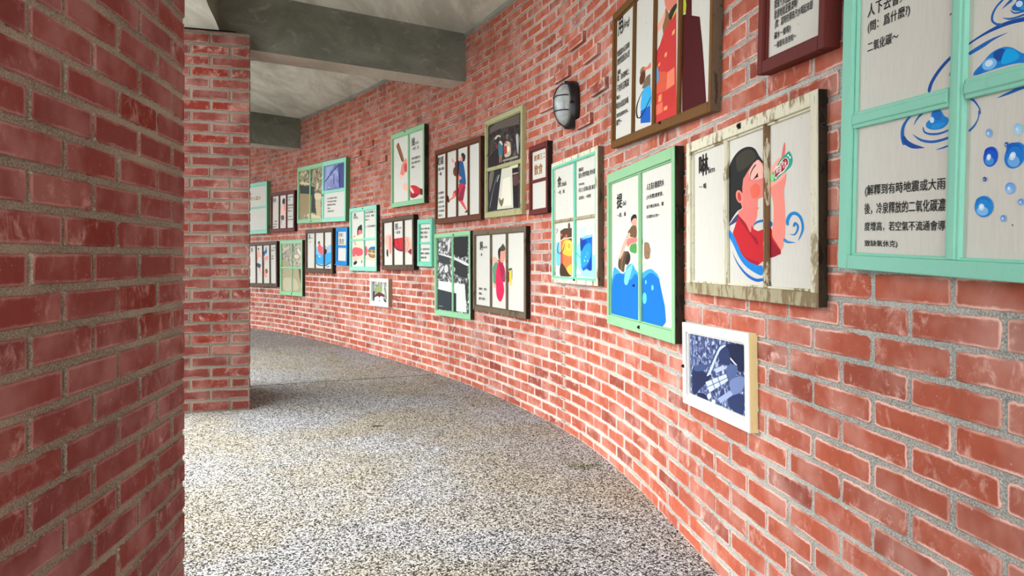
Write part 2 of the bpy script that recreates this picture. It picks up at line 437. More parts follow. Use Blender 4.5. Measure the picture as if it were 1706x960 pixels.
def strip(c, u0, u1, o0, o1, n=40):
    a = [c.at(u0+(u1-u0)*i/n)+c.nrm(u0+(u1-u0)*i/n)*o0 for i in range(n+1)]
    b = [c.at(u0+(u1-u0)*i/n)+c.nrm(u0+(u1-u0)*i/n)*o1 for i in range(n+1)]
    return a+b[::-1]
n_ = 60
outer_line = [wall.at(1.6+(wall.len-1.65)*i/n_)-wall.nrm(1.6+(wall.len-1.65)*i/n_)*.18 for i in range(n_+1)]
inner_line = [inner.at(1.2+(inner.len-1.22)*i/n_)+inner.nrm(1.2+(inner.len-1.22)*i/n_)*.80 for i in range(n_+1)]
structure(prism('ceiling', outer_line+inner_line[::-1], CEIL, CEIL+.15, M_CEIL))
structure(prism('wall_right_backing', strip(wall, .02, wall.len-.05, -.004, -.18, 60), -.002, CEIL, M_PLAS))

# edge beam over the piers, set back from their corridor faces
BE = [(-1.75, -3.6), (-1.62, -2.6), (-1.48, -1.6), (-1.34, -.6), (-1.22, .4), (-1.17, 1.2), (-1.24, 2.04), (-1.48, 3.0), (-1.875, 4.29), (-2.0, 4.78), (-2.06, 4.95), (-2.55, 5.9), (-3.75, 7.45), (-5.0, 8.75), (-6.5, 9.95), (-8.0, 10.95)]
bcur = Curve2(smooth(resample(BE, .05), 10))
structure(prism('trim_edge_beam', strip(bcur, .02, bcur.len-.05, 0, .34, 60), 2.610, CEIL+.01, M_BEAM, M_CEIL))  # paler underside: light bounced up from the ground outside is put into its colour
# cross beams
def cross(name, a, b, width, zb, mat=M_BEAM):
    a, b = Vector(a), Vector(b); d = (b-a).normalized(); nn = Vector((d.y, -d.x))
    if nn.y < 0: nn = -nn
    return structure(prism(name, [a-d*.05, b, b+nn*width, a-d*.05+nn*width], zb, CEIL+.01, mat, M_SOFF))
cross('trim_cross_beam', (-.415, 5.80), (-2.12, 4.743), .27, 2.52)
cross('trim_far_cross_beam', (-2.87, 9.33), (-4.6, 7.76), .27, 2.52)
# cement fillet where the brickwork meets the slab
def fillet():
    bm = bmesh.new(); rows = []; rg = random.Random(5); k = 260
    for i in range(k+1):
        u = .05+(wall.len-.15)*i/k; q = wall.at(u); nn = wall.nrm(u); h = .022+rg.uniform(-.008, .012); d = .012+rg.uniform(0, .008)
        rows.append([bm.verts.new((q.x, q.y, CEIL-h)), bm.verts.new((*(q+nn*d), CEIL-h*.8)), bm.verts.new((*(q+nn*(d+.006)), CEIL+.002))])
    for r, t in zip(rows[:-1], rows[1:]):
        bm.faces.new([r[0], t[0], t[1], r[1]]); bm.faces.new([r[1], t[1], t[2], r[2]])
    return structure(from_bm('trim_ceiling_fillet', bm, M_PLAS))
fillet()
# joint cut across the paving
a, b = Vector((-2.15, 5.69)), Vector((-.62, 6.30))
d = (b-a).normalized(); nn = Vector((-d.y, d.x))*.006
structure(prism('trim_paving_joint', [a-nn, b-nn, b+nn, a+nn], -.002, .0012, flat((40, 38, 34))))

# ------------------------------------------------------------------ picture sashes on the wall
PANEL = .016                     # depth of the printed board behind the sash face
class Sash:
    """An old window sash hung on the wall. quad = the face's corners as the photograph shows them; they give place, size and hang."""
    def __init__(s, name, label, quad, paint, side, depth=.035, stile=.03, top=.04, bot=.045, hang=True, cat='window frame', grow=None, group='old window sashes hung on the brick wall'):
        xl, ytl, ybl, xr, ytr, ybr = quad
        _, a = hit(xl, depth); _, b = hit(xr, depth)
        z = lambda y, q: EYE+(HY-y)*q.y/FPX
        if a.y < b.y: a, b = b, a
        W = (b-a).length; X = (b-a).normalized()
        zbl, ztl, zbr, ztr = z(ybl, a), z(ytl, a), z(ybr, b), z(ytr, b)
        slope = ((zbr-zbl)+(ztr-ztl))/2/W
        ang = max(-.05, min(.05, math.atan(slope))) if hang else 0
        H = ((ztl-zbl)+(ztr-zbr))/2; zb = (zbl+zbr)/2
        if grow: W2, H2 = grow; W = W2 or W; zb = zb if not W2 else zbl; H = H2 or H
        mid = a+X*W/2 if grow and grow[0] else (a+b)/2
        s.W, s.H, s.D = W, H, depth
        Nn = Vector((X.y, -X.x))                       # out of the wall
        if Nn.dot(-mid) < 0: Nn = -Nn
        s.X3 = Vector((X.x, X.y, 0)); s.N3 = Vector((Nn.x, Nn.y, 0))
        m = Matrix(((X.x, -Nn.x, 0, mid.x), (X.y, -Nn.y, 0, mid.y), (0, 0, 1, zb), (0, 0, 0, 1)))
        s.M = m @ Matrix.Translation((0, 0, 0)) @ Matrix.Rotation(-ang, 4, 'Y') if ang else m
        s.Mi = s.M.inverted()
        o = bpy.data.objects.new(name, None); COL.objects.link(o); o.empty_display_size = .05; o.matrix_world = s.M
        thing(o, label, cat, group); s.o = o
        s.st, s.tp, s.bt = stile, top, bot
        s.paint, s.sidem = paint, side
        s.x0, s.x1 = -W/2+stile, W/2-stile; s.z0, s.z1 = bot, H-top
    # local frame: x right, y into the wall (0 = sash face), z up from the bottom edge; the wall is at y = depth
    def loc(s, px, py, e=PANEL):
        d = Vector(((px-HX)/FPX, 1, (HY-py)/FPX)); o = Vector((0, 0, EYE))
        dl = s.Mi.to_3x3() @ d; ol = s.Mi @ o; t = (e-ol.y)/dl.y; q = ol+dl*t
        return q.x, q.z
    def frame(s, rail=None):
        bm = bmesh.new(); W, H, t = s.W/2, s.H, .024; g = .0006
        box(bm, -W, -W+s.st, 0, t, s.bt*.0, H, .0018); box(bm, W-s.st, W, 0, t, 0, H, .0018)
        box(bm, -W+s.st+g, W-s.st-g, .0004, t, H-s.tp, H, .0018); 
        if not rail: box(bm, -W+s.st+g, W-s.st-g, .0004, t, 0, s.bt, .0018)
        else:
            b2 = bmesh.new(); box(b2, -W-.0006, W+.0006, -.0012, t, -.0006, s.bt, .002); from_bm('bottom_rail', b2, rail, s.o)
        # inner putty bevel
        for (a0, a1, z0, z1) in ((s.x0, s.x0+.006, s.z0, s.z1), (s.x1-.006, s.x1, s.z0, s.z1), (s.x0, s.x1, s.z0, s.z0+.006), (s.x0, s.x1, s.z1-.006, s.z1)):
            box(bm, a0, a1, .009, t, z0, z1, .001)
        from_bm('sash_frame', bm, s.paint, s.o)
        bm = bmesh.new(); i = .0012
        for (a0, a1, z0, z1) in ((-W+i, -W+s.st, i, H-i), (W-s.st, W-i, i, H-i), (-W+s.st, W-s.st, i, s.bt-i), (-W+s.st, W-s.st, H-s.tp+i, H-i)):
            box(bm, a0, a1, t+.0002, max(s.D-.001, t+.004), z0, z1, .001)
        o = from_bm('rear_frame', bm, s.sidem, s.o)
        return s
    def edges(s, mat=None):
        """right-hand edge of the stile, where bare or darker wood shows"""
        bm = bmesh.new(); W = s.W/2
        box(bm, W+.0001, W+.0016, .0035, s.D-.001, .001, s.H-.001, .0004)
        for zz in (.12, .85):
            box(bm, W+.0016, W+.003, .008, .020, s.H*zz, s.H*zz+.03, .0005)
        from_bm('stile_edge', bm, mat or s.sidem, s.o); return s
    def board(s, mat=None, x0=None, x1=None, z0=None, z1=None, name='printed_board'):
        bm = bmesh.new()
        box(bm, (s.x0 if x0 is None else x0)-.004, (s.x1 if x1 is None else x1)+.004, PANEL+.0008, PANEL+.0045, (s.z0 if z0 is None else z0)-.004, (s.z1 if z1 is None else z1)+.004)
        s.b = from_bm(name, bm, mat or M_BOARD, s.o); return s.b
    def vbar(s, px, w=.022, z=None, mat=None, face=.003):
        ym = s.midy(px) if z is None else s.midy(px)
        x = s.loc(px, ym, .004)[0]; bm = bmesh.new(); z0, z1 = z or (s.z0, s.z1)
        box(bm, x-w/2, x+w/2, face+.0035, PANEL+.0006, z0+.0005, z1-.0005, .0012)
        box(bm, x-w*.28, x+w*.28, face, .010, z0+.0005, z1-.0005, .002)
        from_bm('glazing_bar', bm, mat or s.paint, s.o); return x
    def hbar(s, px, py, w=.022, x=None, mat=None, face=.003):
        z = s.loc(px, py, .004)[1]; bm = bmesh.new(); x0, x1 = x or (s.x0, s.x1)
        box(bm, x0+.0005, x1-.0005, face+.004, PANEL+.0007, z-w/2, z+w/2, .0012)
        box(bm, x0+.0005, x1-.0005, face+.0006, .0105, z-w*.28, z+w*.28, .002)
        from_bm('glazing_bar', bm, mat or s.paint, s.o); return z
    def midy(s, px):
        q = s.M @ Vector((0, 0, s.H/2)); return HY-(q.z-EYE)*FPX/q.y
    def clip(s, x, z): return (min(max(x, s.x0+.0005), s.x1-.0005), min(max(z, s.z0+.0005), s.z1-.0005))
    def art(s, shapes, name='printed_picture'):
        """flat printed shapes in register on the board: (colour or material, outline, rounded?)"""
        V = []; F = []; MI = []; mats = []
        for k, sh in enumerate(shapes):
            c, pts = sh[0], sh[1]; rd = len(sh) < 3 or sh[2]
            m = c if isinstance(c, bpy.types.Material) else flat(c, .6)
            if m not in mats: mats.append(m)
            pts = [Vector(s.loc(*q)) for q in pts]
            if rd and len(pts) > 3:
                out = []; n = len(pts)
                for i in range(n):
                    p0, p1, p2, p3 = pts[i-1], pts[i], pts[(i+1) % n], pts[(i+2) % n]
                    for t in (0, .25, .5, .75):
                        out.append(.5*((2*p1)+(p2-p0)*t+(2*p0-5*p1+4*p2-p3)*t*t+(3*p1-p0-3*p2+p3)*t**3))
                pts = out
            pts = [Vector(s.clip(*q)) for q in pts]
            y = PANEL+.0006-.00002*k-getattr(s, 'lift', 0)
            i0 = len(V); V += [(q.x, y, q.y) for q in pts]
            for t in tessellate_polygon([[Vector((q.x, q.y, 0)) for q in pts]]):
                F.append(tuple(i0+j for j in t)); MI.append(mats.index(m))
        me = bpy.data.meshes.new(name); me.from_pydata(V, [], F); me.update()
        for pl, mi in zip(me.polygons, MI): pl.material_index = mi
        return link_mesh(name, me, mats, s.b)
    def text(s, lines, color=(24, 24, 24), bold=.028):
        """lettering: (string, left px, top px, bottom px, right px) each"""
        bm = bmesh.new()
        for (t, xl, yt, yb, xr) in lines:
            cu = bpy.data.curves.new('lettering', 'FONT'); cu.body = t; cu.resolution_u = 2; cu.size = 1
            to = bpy.data.objects.new('lettering', cu); COL.objects.link(to)
            bpy.context.view_layer.update()
            me = bpy.data.meshes.new_from_object(to.evaluated_get(bpy.context.evaluated_depsgraph_get()))
            bpy.data.objects.remove(to); bpy.data.curves.remove(cu)
            if not me.vertices: continue
            xs = [v.co.x for v in me.vertices]; ys = [v.co.y for v in me.vertices]
            a0, a1, b0, b1 = min(xs), max(xs), min(ys), max(ys)
            X0, ZT = s.loc(xl, yt); _, ZB = s.loc(xl, yb)
            X1 = s.loc(xr, (yt+yb)/2)[0]
            if a1-a0 < 1e-6 or b1-b0 < 1e-6: continue
            if t in ('一', '二'): b0, b1 = b0-.35, b1+.35
            for v in me.vertices:
                x, z = X0+(v.co.x-a0)/(a1-a0)*(X1-X0), ZB+(v.co.y-b0)/(b1-b0)*(ZT-ZB)
                x, z = s.clip(x, z); v.co = (x, PANEL-.0001, z)
            kx = (X1-X0)/(a1-a0)*bold*.62; kz = (ZT-ZB)/(b1-b0)*bold*.62; base = [v.co.copy() for v in me.vertices]
            for q, (sx, sz) in enumerate(((-1, 0), (1, 0), (0, .6), (0, -.6))):    # heavy weight
                for v, c0 in zip(me.vertices, base):
                    x, z = s.clip(c0.x+sx*kx, c0.z+sz*kz); v.co = (x, c0.y-.00001*q, z)
                bm.from_mesh(me)
            bpy.data.meshes.remove(me)
        from_bm('lettering', bm, flat(color, .6), s.b)
    def catch(s, px, py, r=.008, mat=None, z=None):
        x, zz = s.loc(px, py, 0); bm = bmesh.new()
        box(bm, x-r, x+r, -.003, .0002, zz-r*1.1, zz+r*1.1, .001)
        box(bm, x-r*.35, x+r*.35, -.009, -.003, zz-r*.6, zz+r*.6, .001)
        from_bm('catch', bm, mat or IRON, s.o)

def ell(cx, cy, rx, ry, a=0, n=14):
    a = math.radians(a); return [(cx+rx*math.cos(t)*math.cos(a)-ry*math.sin(t)*math.sin(a), cy+rx*math.cos(t)*math.sin(a)+ry*math.sin(t)*math.cos(a)) for t in [2*math.pi*i/n for i in range(n)]]
def stroke(pts, w):
    """tapering brush stroke along pts with half widths w"""
    L, R = [], []
    for i, (x, y) in enumerate(pts):
        x0, y0 = pts[max(0, i-1)]; x1, y1 = pts[min(len(pts)-1, i+1)]
        dx, dy = x1-x0, y1-y0; l = math.hypot(dx, dy) or 1; h = w[i] if isinstance(w, (list, tuple)) else w
        L.append((x-dy/l*h, y+dx/l*h)); R.append((x+dy/l*h, y-dx/l*h))
    return L+R[::-1]
def Q(x0, y0, k, pts): return [(x0+x/k, y0+y/k) for x, y in pts]
SKIN, SKIN2, PINK = (236, 160, 142), (222, 120, 108), (238, 176, 160)
RED, DRED, CRIM = (196, 32, 44), (142, 20, 36), (214, 34, 84)
NAVY, CYAN, AZ, DEEP = (24, 50, 110), (86, 190, 240), (20, 130, 214), (8, 76, 160)
HAIR = (30, 34, 34)

def grad_drop(fr_shapes, cx, cy, rx, ry, a, dark, mid, light):
    """a drop printed in four tones"""
    fr_shapes += [(mid, ell(cx, cy, rx, ry, a)), (dark, ell(cx-rx*.1, cy-ry*.38, rx*.78, ry*.55, a)), (mid, ell(cx, cy-ry*.1, rx*.7, ry*.55, a)),
                  (light, ell(cx-rx*.15, cy+ry*.42, rx*.62, ry*.42, a)), ((200, 226, 246), ell(cx-rx*.25, cy+ry*.05, rx*.3, ry*.32, a)), ((236, 246, 252), ell(cx-rx*.25, cy+ry*.02, rx*.15, ry*.17, a))]

# --- large turquoise sash at the near end
f = Sash('window_sash', 'large bright turquoise four-pane window sash at the near end, printed with blue water drops', (1395, -45, 458, 1706, -210, 466), TURQ, GREENSIDE,
         depth=.04, stile=.033, top=.045, bot=.031, hang=True, grow=(.86, 1.02))
f.frame().edges(); f.board()
S1 = []
z5 = lambda p: Q(1380, 0, 4.0, p)
z6 = lambda p: Q(1490, 0, 5.333, p)
z7 = lambda p: Q(1560, 190, 4.57, p)
BL, BL2 = (8, 76, 158), (24, 100, 180)
S1 += [(BL, stroke(z6([(305, 812), (330, 730), (400, 620), (500, 510), (600, 440), (680, 376), (800, 300), (930, 235), (1060, 190), (1300, 140)]), [2.4, 2.6, 2.6, 2.4, 1.6, 1.4, 2, 3, 3.4, 3.4])),
       (BL2, stroke(z6([(960, 0), (905, 60), (870, 130), (868, 185), (905, 215), (950, 222)]), [1.4, 1.6, 1.8, 2, 2, 2.4])),
       (BL2, stroke(z6([(660, 480), (700, 455), (790, 400), (880, 345), (1000, 292)]), [2, 3, 3.2, 1.8, .3])),
       (BL2, stroke(z6([(1040, 0), (1000, 35), (958, 76)]), [2.2, 1.6, .3])),
       (BL2, stroke(z6([(1030, 90), (1060, 115), (1110, 110), (1200, 80)]), [.5, 1.3, 1.4, 1.2])),
       (BL2, stroke(z6([(965, 160), (1020, 168), (1090, 152), (1200, 110)]), [.5, 1.6, 1.6, 1.2])),
       (BL, stroke(z6([(485, 675), (500, 640), (520, 610)]), [.3, 1.6, 2])),
       (BL2, stroke(z6([(918, 868), (1010, 830), (1100, 790), (1250, 730)]), [.5, 2.2, 3, 3])),
       ]
# ripple ring round the small drop
S1 += [(BL2, stroke(z5([(505, 960), (492, 900), (500, 840), (540, 780), (600, 735)]), [3.2, 3, 2.4, 1.6, .8])),
       (BL, stroke(Q(1380, 230, 3.84, [(478, -8), (495, 25), (540, 52), (608, 62)]), [2.4, 4.2, 4, .6])),
       (BL2, stroke(z5([(570, 830), (600, 780), (660, 730), (740, 694)]), [.4, 1.6, 1.6, .6])),
       (BL2, stroke(z5([(630, 850), (640, 880), (680, 894), (740, 890), (800, 866), (860, 820)]), [.8, 1.6, 1.8, 1.8, 1.4, .6])),
       (BL2, stroke(z5([(566, 900), (620, 935), (700, 945), (800, 918), (880, 880)]), [.5, 2, 2.2, 2, 1])),
       (BL2, stroke(Q(1380, 230, 3.84, [(692, 74), (740, 60), (800, 34), (860, 4)]), [.4, 1.4, 1.2, 1])),
       (BL2, stroke(z6([(668, 870), (710, 900), (752, 960), (762, 1010)]), [2.2, 1.8, 1, .8])),
       (BL2, stroke(z7([(250, 128), (290, 85), (318, 30), (322, -20)]), [1.6, 1.4, .8, .8]))]
S1 += [(AZ, z5([(690, 745), (720, 728), (750, 738), (770, 770), (798, 790), (795, 820), (760, 855), (700, 866), (655, 850), (652, 820), (680, 790)])),
       ((16, 110, 200), z5([(700, 742), (740, 735), (755, 770), (740, 800), (700, 790)])), ((206, 234, 248), ell(1380+690/4, 800/4, 3.6, 5)), ((20, 150, 226), z5([(700, 830), (780, 815), (740, 855), (690, 858)]))]
S1 += [(AZ, z6([(708, 640), (780, 560), (860, 470), (960, 420), (1040, 422), (1110, 458), (1152, 475), (1250, 470), (1250, 560), (1100, 560), (900, 610), (720, 670)])),
       (BL, z6([(880, 470), (960, 430), (990, 470), (960, 530), (900, 540)])), ((0, 170, 240), z6([(990, 440), (1060, 440), (1110, 500), (1060, 545), (960, 570), (950, 530)])),
       ((20, 110, 200), z6([(712, 640), (760, 600), (790, 630), (740, 664)])), ((120, 190, 240), ell(1490+845/5.333, 570/5.333, 13, 9, -30)), ((208, 232, 250), ell(1490+840/5.333, 562/5.333, 7, 5, -30))]
S1 += [(BL2, z6([(1045, 60), (1080, 20), (1110, -30), (1300, -60), (1300, 60), (1200, 90), (1100, 98), (1050, 88)])), ((190, 224, 246), ell(1490+1110/5.333, 35/5.333, 6, 5, -30)), ((20, 150, 226), z6([(1120, 60), (1250, 20), (1250, 70), (1140, 90)]))]
for a in ((413, 325, 55, 78, 12, (0, 66, 190), (10, 90, 206), (70, 150, 226)), (362, 705, 72, 82, 5, (10, 120, 206), (30, 140, 222), (130, 190, 240)), (600, 315, 76, 105, 25, (6, 100, 200), (20, 124, 214), (110, 176, 234)),
          (563, 565, 38, 45, 0, (100, 160, 232), (120, 176, 238), (160, 200, 244)), (625, 115, 33, 46, 0, (140, 200, 238), (160, 214, 244), (176, 220, 246)), (402, 145, 24, 32, 0, (110, 160, 226), (130, 176, 234), (150, 190, 238)),
          (512, 795, 22, 26, 0, (90, 150, 224), (110, 166, 230), (130, 180, 236)), (648, 670, 24, 26, 0, (90, 150, 224), (110, 166, 230), (130, 180, 236)), (538, 233, 15, 20, 0, (20, 80, 160), (30, 96, 176), (50, 116, 190)), (371, 496, 14, 17, 0, (10, 70, 160), (20, 84, 170), (40, 100, 186))):
    grad_drop(S1, 1560+a[0]/4.57, 190+a[1]/4.57, a[2]/4.57, a[3]/4.57, *a[4:])
f.art(S1)
f.text([('人下去會死亡!', 1446, 8, 30, 1531), ('(問：爲什麼?)', 1446, 37, 57, 1515), ('二氧化碳～', 1445.5, 71, 88, 1496)])
f.text([('(解釋到有時地震或大雨', 1441.5, 309, 328.5, 1574.5), ('後，冷泉釋放的二氧化碳濃', 1440.5, 339, 357.5, 1574.5), ('度增高，若空氣不流通會導', 1440.5, 370, 385, 1574.5), ('致缺氧休克)', 1440.5, 400, 412, 1495)])
xm = f.vbar(1596, .033); f.hbar(1500, 181, .036, (f.x0, xm-.019)); f.hbar(1650, 137, .036, (xm+.019, f.x1))

# --- maroon sash top right of centre
f = Sash('window_sash', 'dark maroon window sash cut by the top of the view, with five rows of lettering', (1260.5, -190, 128, 1372, -240, 77), MAROON, MAROON, depth=.045, stile=.026, top=.03, bot=.034)
f.frame().edges(MAROON); f.board()
f.text([('彈珠汽水瓶蓋裡', 1290, 1, 17, 1322), ('發源地就是蘇澳啊!', 1290, 18, 33, 1328), ('(問：當時的彈珠汽水喝起來跟', 1291, 34, 50, 1353), ('礦水一樣嗎?)', 1290, 54, 68, 1317), ('一樣都有泡泡啦～', 1290, 71, 82, 1326)])

# --- brown four-pane sash
f = Sash('window_sash', 'tall brown varnished four-pane window sash at the top, printed with a red robe', (1017.4, 22, 253, 1183.5, -137, 178), BROWN, GREYWOOD, depth=.038, stile=.022, top=.034, bot=.034)
f.frame().edges(); f.board()
a8 = lambda p: Q(1010, 0, 7.384, p); b8 = lambda p: Q(1010, 110, 6.4, p)
f.art([((222, 130, 110), a8([(720, -300), (850, -260), (870, 30), (845, 100), (780, 140), (740, 100), (715, 10)])),
       ((236, 170, 146), a8([(725, 110), (730, 170), (690, 300), (620, 420), (600, 400), (640, 300), (700, 190)])),
       ((150, 96, 60), a8([(730, 90), (790, 200), (860, 100), (860, 400), (700, 420), (690, 330), (725, 200)]), False),
       ((202, 60, 58), a8([(860, 110), (790, 250), (700, 420), (655, 560), (615, 640), (600, 1600), (860, 1500)]), False),
       ((214, 92, 66), b8([(525, 60), (640, 60), (725, 150), (725, 300), (640, 260), (525, 300)]), False),
       ((232, 130, 100), b8([(650, 70), (726, 10), (726, 190), (640, 250)]), False), ((196, 56, 52), b8([(600, 290), (726, 200), (726, 420), (600, 500)]), False),
       ((240, 150, 90), b8([(556, 320), (590, 292), (586, 370), (552, 392)]), False), ((230, 110, 90), b8([(525, 420), (600, 380), (600, 490), (525, 530)]), False),
       ((240, 150, 100), b8([(612, 440), (650, 420), (650, 460), (610, 480)]), False), ((240, 170, 110), a8([(720, 660), (748, 635), (740, 690), (716, 710)]), False),
       ((240, 160, 100), a8([(640, 790), (664, 760), (660, 800), (636, 830)]), False), ((240, 170, 110), a8([(812, 390), (845, 350), (840, 410), (806, 440)]), False),
       ((40, 50, 40), a8([(860, 40), (800, 110), (765, 190), (775, 235), (800, 240), (830, 160), (865, 100)])), ((226, 190, 70), a8([(865, 95), (835, 160), (805, 240), (835, 190), (865, 130)])),
       ((190, 204, 60), a8([(930, -300), (1020, -260), (1032, 20), (1010, 110), (960, 160), (930, 185)])), ((60, 10, 12), ell(1010+992/7.384, 10/7.384, 1.8, 7)),
       ((74, 8, 14), a8([(1020, -400), (1050, -400), (1050, 190), (1148, 205), (1180, 520), (1200, 780), (1230, 1270), (930, 1520), (930, 190), (975, 175)]), False),
       ((150, 110, 74), b8([(385, 10), (420, 15), (415, 60), (365, 90), (362, 50)])), ((92, 52, 30), ell(1010+385/6.4, 110+125/6.4, 4.3, 12, 12)),
       ((222, 120, 100), b8([(470, -40), (470, 20), (410, 40), (400, 20), (440, 5)])), ((120, 104, 86), b8([(470, 80), (430, 110), (400, 170), (380, 240), (470, 240)]), False),
       ((60, 170, 226), b8([(385, 280), (420, 230), (470, 215), (470, 430), (370, 480)])), ((20, 96, 190), b8([(366, 480), (470, 420), (470, 600), (366, 612)]), False),
       ((80, 160, 206), ell(1010+540/6.4, 110+95/6.4, 3.2, 14)), ((26, 28, 34), stroke(b8([(385, 275), (350, 350), (326, 430), (322, 500), (335, 550), (365, 545), (410, 470), (470, 340)]), [.4, .6, .9, 1.1, 1.2, 1, .6, .5]))])
f.text([('用', 1030, 33, 61, 1037.6)], bold=.05)
f.text([('(ēng)', 1038.6, 36, 52, 1048.6), ('無盡富水自來時', 1028.5, 85, 96, 1048.5), ('無想我壺汲水清', 1028.5, 98, 110, 1048.5), ('淨喲!', 1028.3, 118, 127, 1034),
        ('(問：為何無喝上', 1028, 127, 139, 1048), ('不會有這呢說', 1028, 142, 155, 1047.5), ('嘛?)', 1027.5, 160, 168, 1033), ('喝泡水提起來喝', 1027, 172, 183, 1046.5),
        ('提我過那的水。', 1027, 190, 197, 1046.5), ('開門～', 1027, 201, 210, 1036)], bold=.03)
for px in (1054, 1088, 1129.5): f.vbar(px, .0235)
f.catch(1100, 204.5, .006)

# --- flaking white three-pane sash
f = Sash('window_sash', 'flaking white three-pane window sash printed with a person drinking from a bottle', (1143.5, 239, 488.5, 1361.5, 148.7, 512), WEATH, SIDEWOOD, depth=.03, stile=.030, top=.036, bot=.038)
f.frame(WEATHRAIL).edges(SIDEWOOD); f.board()
c8 = lambda p: Q(1200, 230, 6.86, p); d8 = lambda p: Q(1200, 340, 6.86, p)
f.art([(HAIR, c8([(100, 330), (150, 220), (220, 140), (310, 100), (390, 120), (440, 200), (520, 330), (460, 380), (250, 700), (245, 800), (190, 840), (110, 960), (60, 1060), (60, 500)])),
       ((58, 56, 46), c8([(180, 230), (260, 150), (330, 130), (390, 170), (400, 240), (300, 330), (200, 380)])),
       ((226, 128, 118), c8([(440, 250), (380, 280), (320, 370), (260, 470), (250, 560), (250, 640), (235, 700), (250, 820), (200, 860), (220, 900), (350, 1110), (420, 900), (430, 700), (560, 640), (560, 480), (530, 470), (520, 330)]), False),
       ((240, 180, 168), c8([(440, 255), (385, 290), (330, 380), (340, 470), (440, 470), (520, 420)])), ((228, 106, 84), c8([(340, 580), (400, 520), (450, 560), (440, 660), (370, 690)])),
       ((236, 140, 128), ell(1200+218/6.86, 230+670/6.86, 5.8, 11, -12)), ((196, 62, 54), ell(1200+216/6.86, 230+672/6.86, 3, 7.5, -8)),
       ((26, 20, 22), stroke(c8([(402, 308), (365, 360), (342, 420), (334, 490)]), [.9, .9, .6, .1])), ((26, 20, 22), c8([(372, 480), (405, 430), (425, 400), (430, 430), (430, 445), (400, 460)])),
       ((60, 66, 110), d8([(205, 110), (165, 150), (120, 210), (95, 250), (150, 225), (195, 190), (215, 140)])),
       (RED, d8([(205, 120), (260, 160), (345, 330), (350, 235), (385, 290), (430, 310), (570, 260), (690, 510), (690, 575), (550, 605), (430, 700), (360, 680), (280, 630), (210, 520), (140, 330), (185, 200)]), False),
       ((150, 18, 40), d8([(205, 120), (225, 130), (345, 325), (420, 400), (420, 470), (340, 350), (200, 150)])), ((160, 24, 40), d8([(290, 620), (220, 520), (300, 610), (430, 665), (430, 700), (350, 680)])),
       ((146, 20, 36), d8([(550, 380), (640, 480), (690, 560), (550, 605)])), ((226, 124, 116), d8([(205, 118), (250, 60), (430, 40), (430, 60), (365, 170), (345, 325), (290, 220)])),
       ((236, 140, 126), c8([(560, 440), (560, 590), (600, 720), (608, 900), (590, 1100), (640, 1200), (700, 1280), (728, 1180), (740, 1060), (738, 800), (725, 620), (748, 480), (740, 400), (640, 460)])),
       ((240, 170, 150), c8([(560, 400), (620, 280), (680, 220), (720, 240), (740, 420), (640, 520), (560, 560)])), ((224, 112, 100), c8([(700, 220), (715, 110), (732, 50), (742, 80), (738, 170), (720, 230)])),
       ((40, 160, 140), c8([(690, 240), (740, 190), (785, 152), (815, 200), (824, 270), (800, 330), (740, 390), (690, 430), (640, 480), (600, 500), (560, 480), (560, 440), (590, 400), (640, 340), (660, 290)])),
       ((236, 236, 226), c8([(735, 226), (765, 232), (782, 270), (770, 320), (720, 390), (660, 430), (630, 470), (612, 400), (622, 350), (660, 320), (690, 270)])),
       ((158, 20, 36), c8([(735, 232), (762, 240), (774, 275), (762, 315), (716, 378), (668, 410), (632, 452), (620, 400), (628, 356), (668, 325), (698, 275)])),
       ((150, 214, 130), c8([(565, 440), (592, 405), (612, 440), (606, 490), (575, 490)])), ((230, 250, 246), ell(1200+775/6.86, 230+200/6.86, 1.2, 1.8)), ((230, 250, 246), ell(1200+796/6.86, 230+222/6.86, 1.2, 2)),
       (AZ, d8([(75, 270), (80, 330), (150, 470), (220, 620), (300, 720), (420, 800), (480, 810), (480, 710), (420, 700), (330, 660), (250, 580), (190, 440), (140, 340)])),
       ((20, 100, 190), d8([(132, 540), (180, 660), (250, 770), (330, 850), (420, 890), (500, 880), (560, 900), (590, 955), (560, 870), (480, 850), (400, 850), (300, 790), (220, 700), (170, 620)])),
       ((30, 110, 180), stroke(d8([(380, 250), (400, 222), (440, 200), (520, 190), (580, 222), (570, 250)]), [.2, 1.4, 2, 2, 2.4, 2.6])),
       ((26, 130, 204), stroke(d8([(770, 240), (766, 190), (800, 125), (850, 105), (905, 140), (935, 210), (938, 300), (895, 408)]), [1.8, 2.6, 2.8, 2.8, 2.4, 2, 1.8, .5])),
       ((26, 120, 190), stroke(d8([(838, 255), (855, 222), (885, 245), (880, 300), (845, 350), (790, 345)]), [1.6, 2.6, 1.6, 1.5, 1.2, .2])), ((40, 130, 200), stroke(d8([(728, 405), (770, 435), (860, 440)]), [2, 2, .2]))])
f.text([('啉', 1164.6, 260, 294.5, 1179.6)], bold=.05)
f.text([('lim', 1180.2, 279, 289, 1190.5), ('一 喝', 1164.8, 308, 317, 1176.5)], bold=.03)
f.text([('彈珠', 1292, 277, 290, 1302)], color=(240, 232, 226), bold=.02); f.text([('汽水', 1301, 269, 282, 1311)], color=(240, 232, 226), bold=.02)
f.vbar(1206.5, .021, mat=WEATH); f.vbar(1273, .021, mat=WEATHBAR)
f.catch(1232, 210, .008); f.catch(1374, 208, .006)

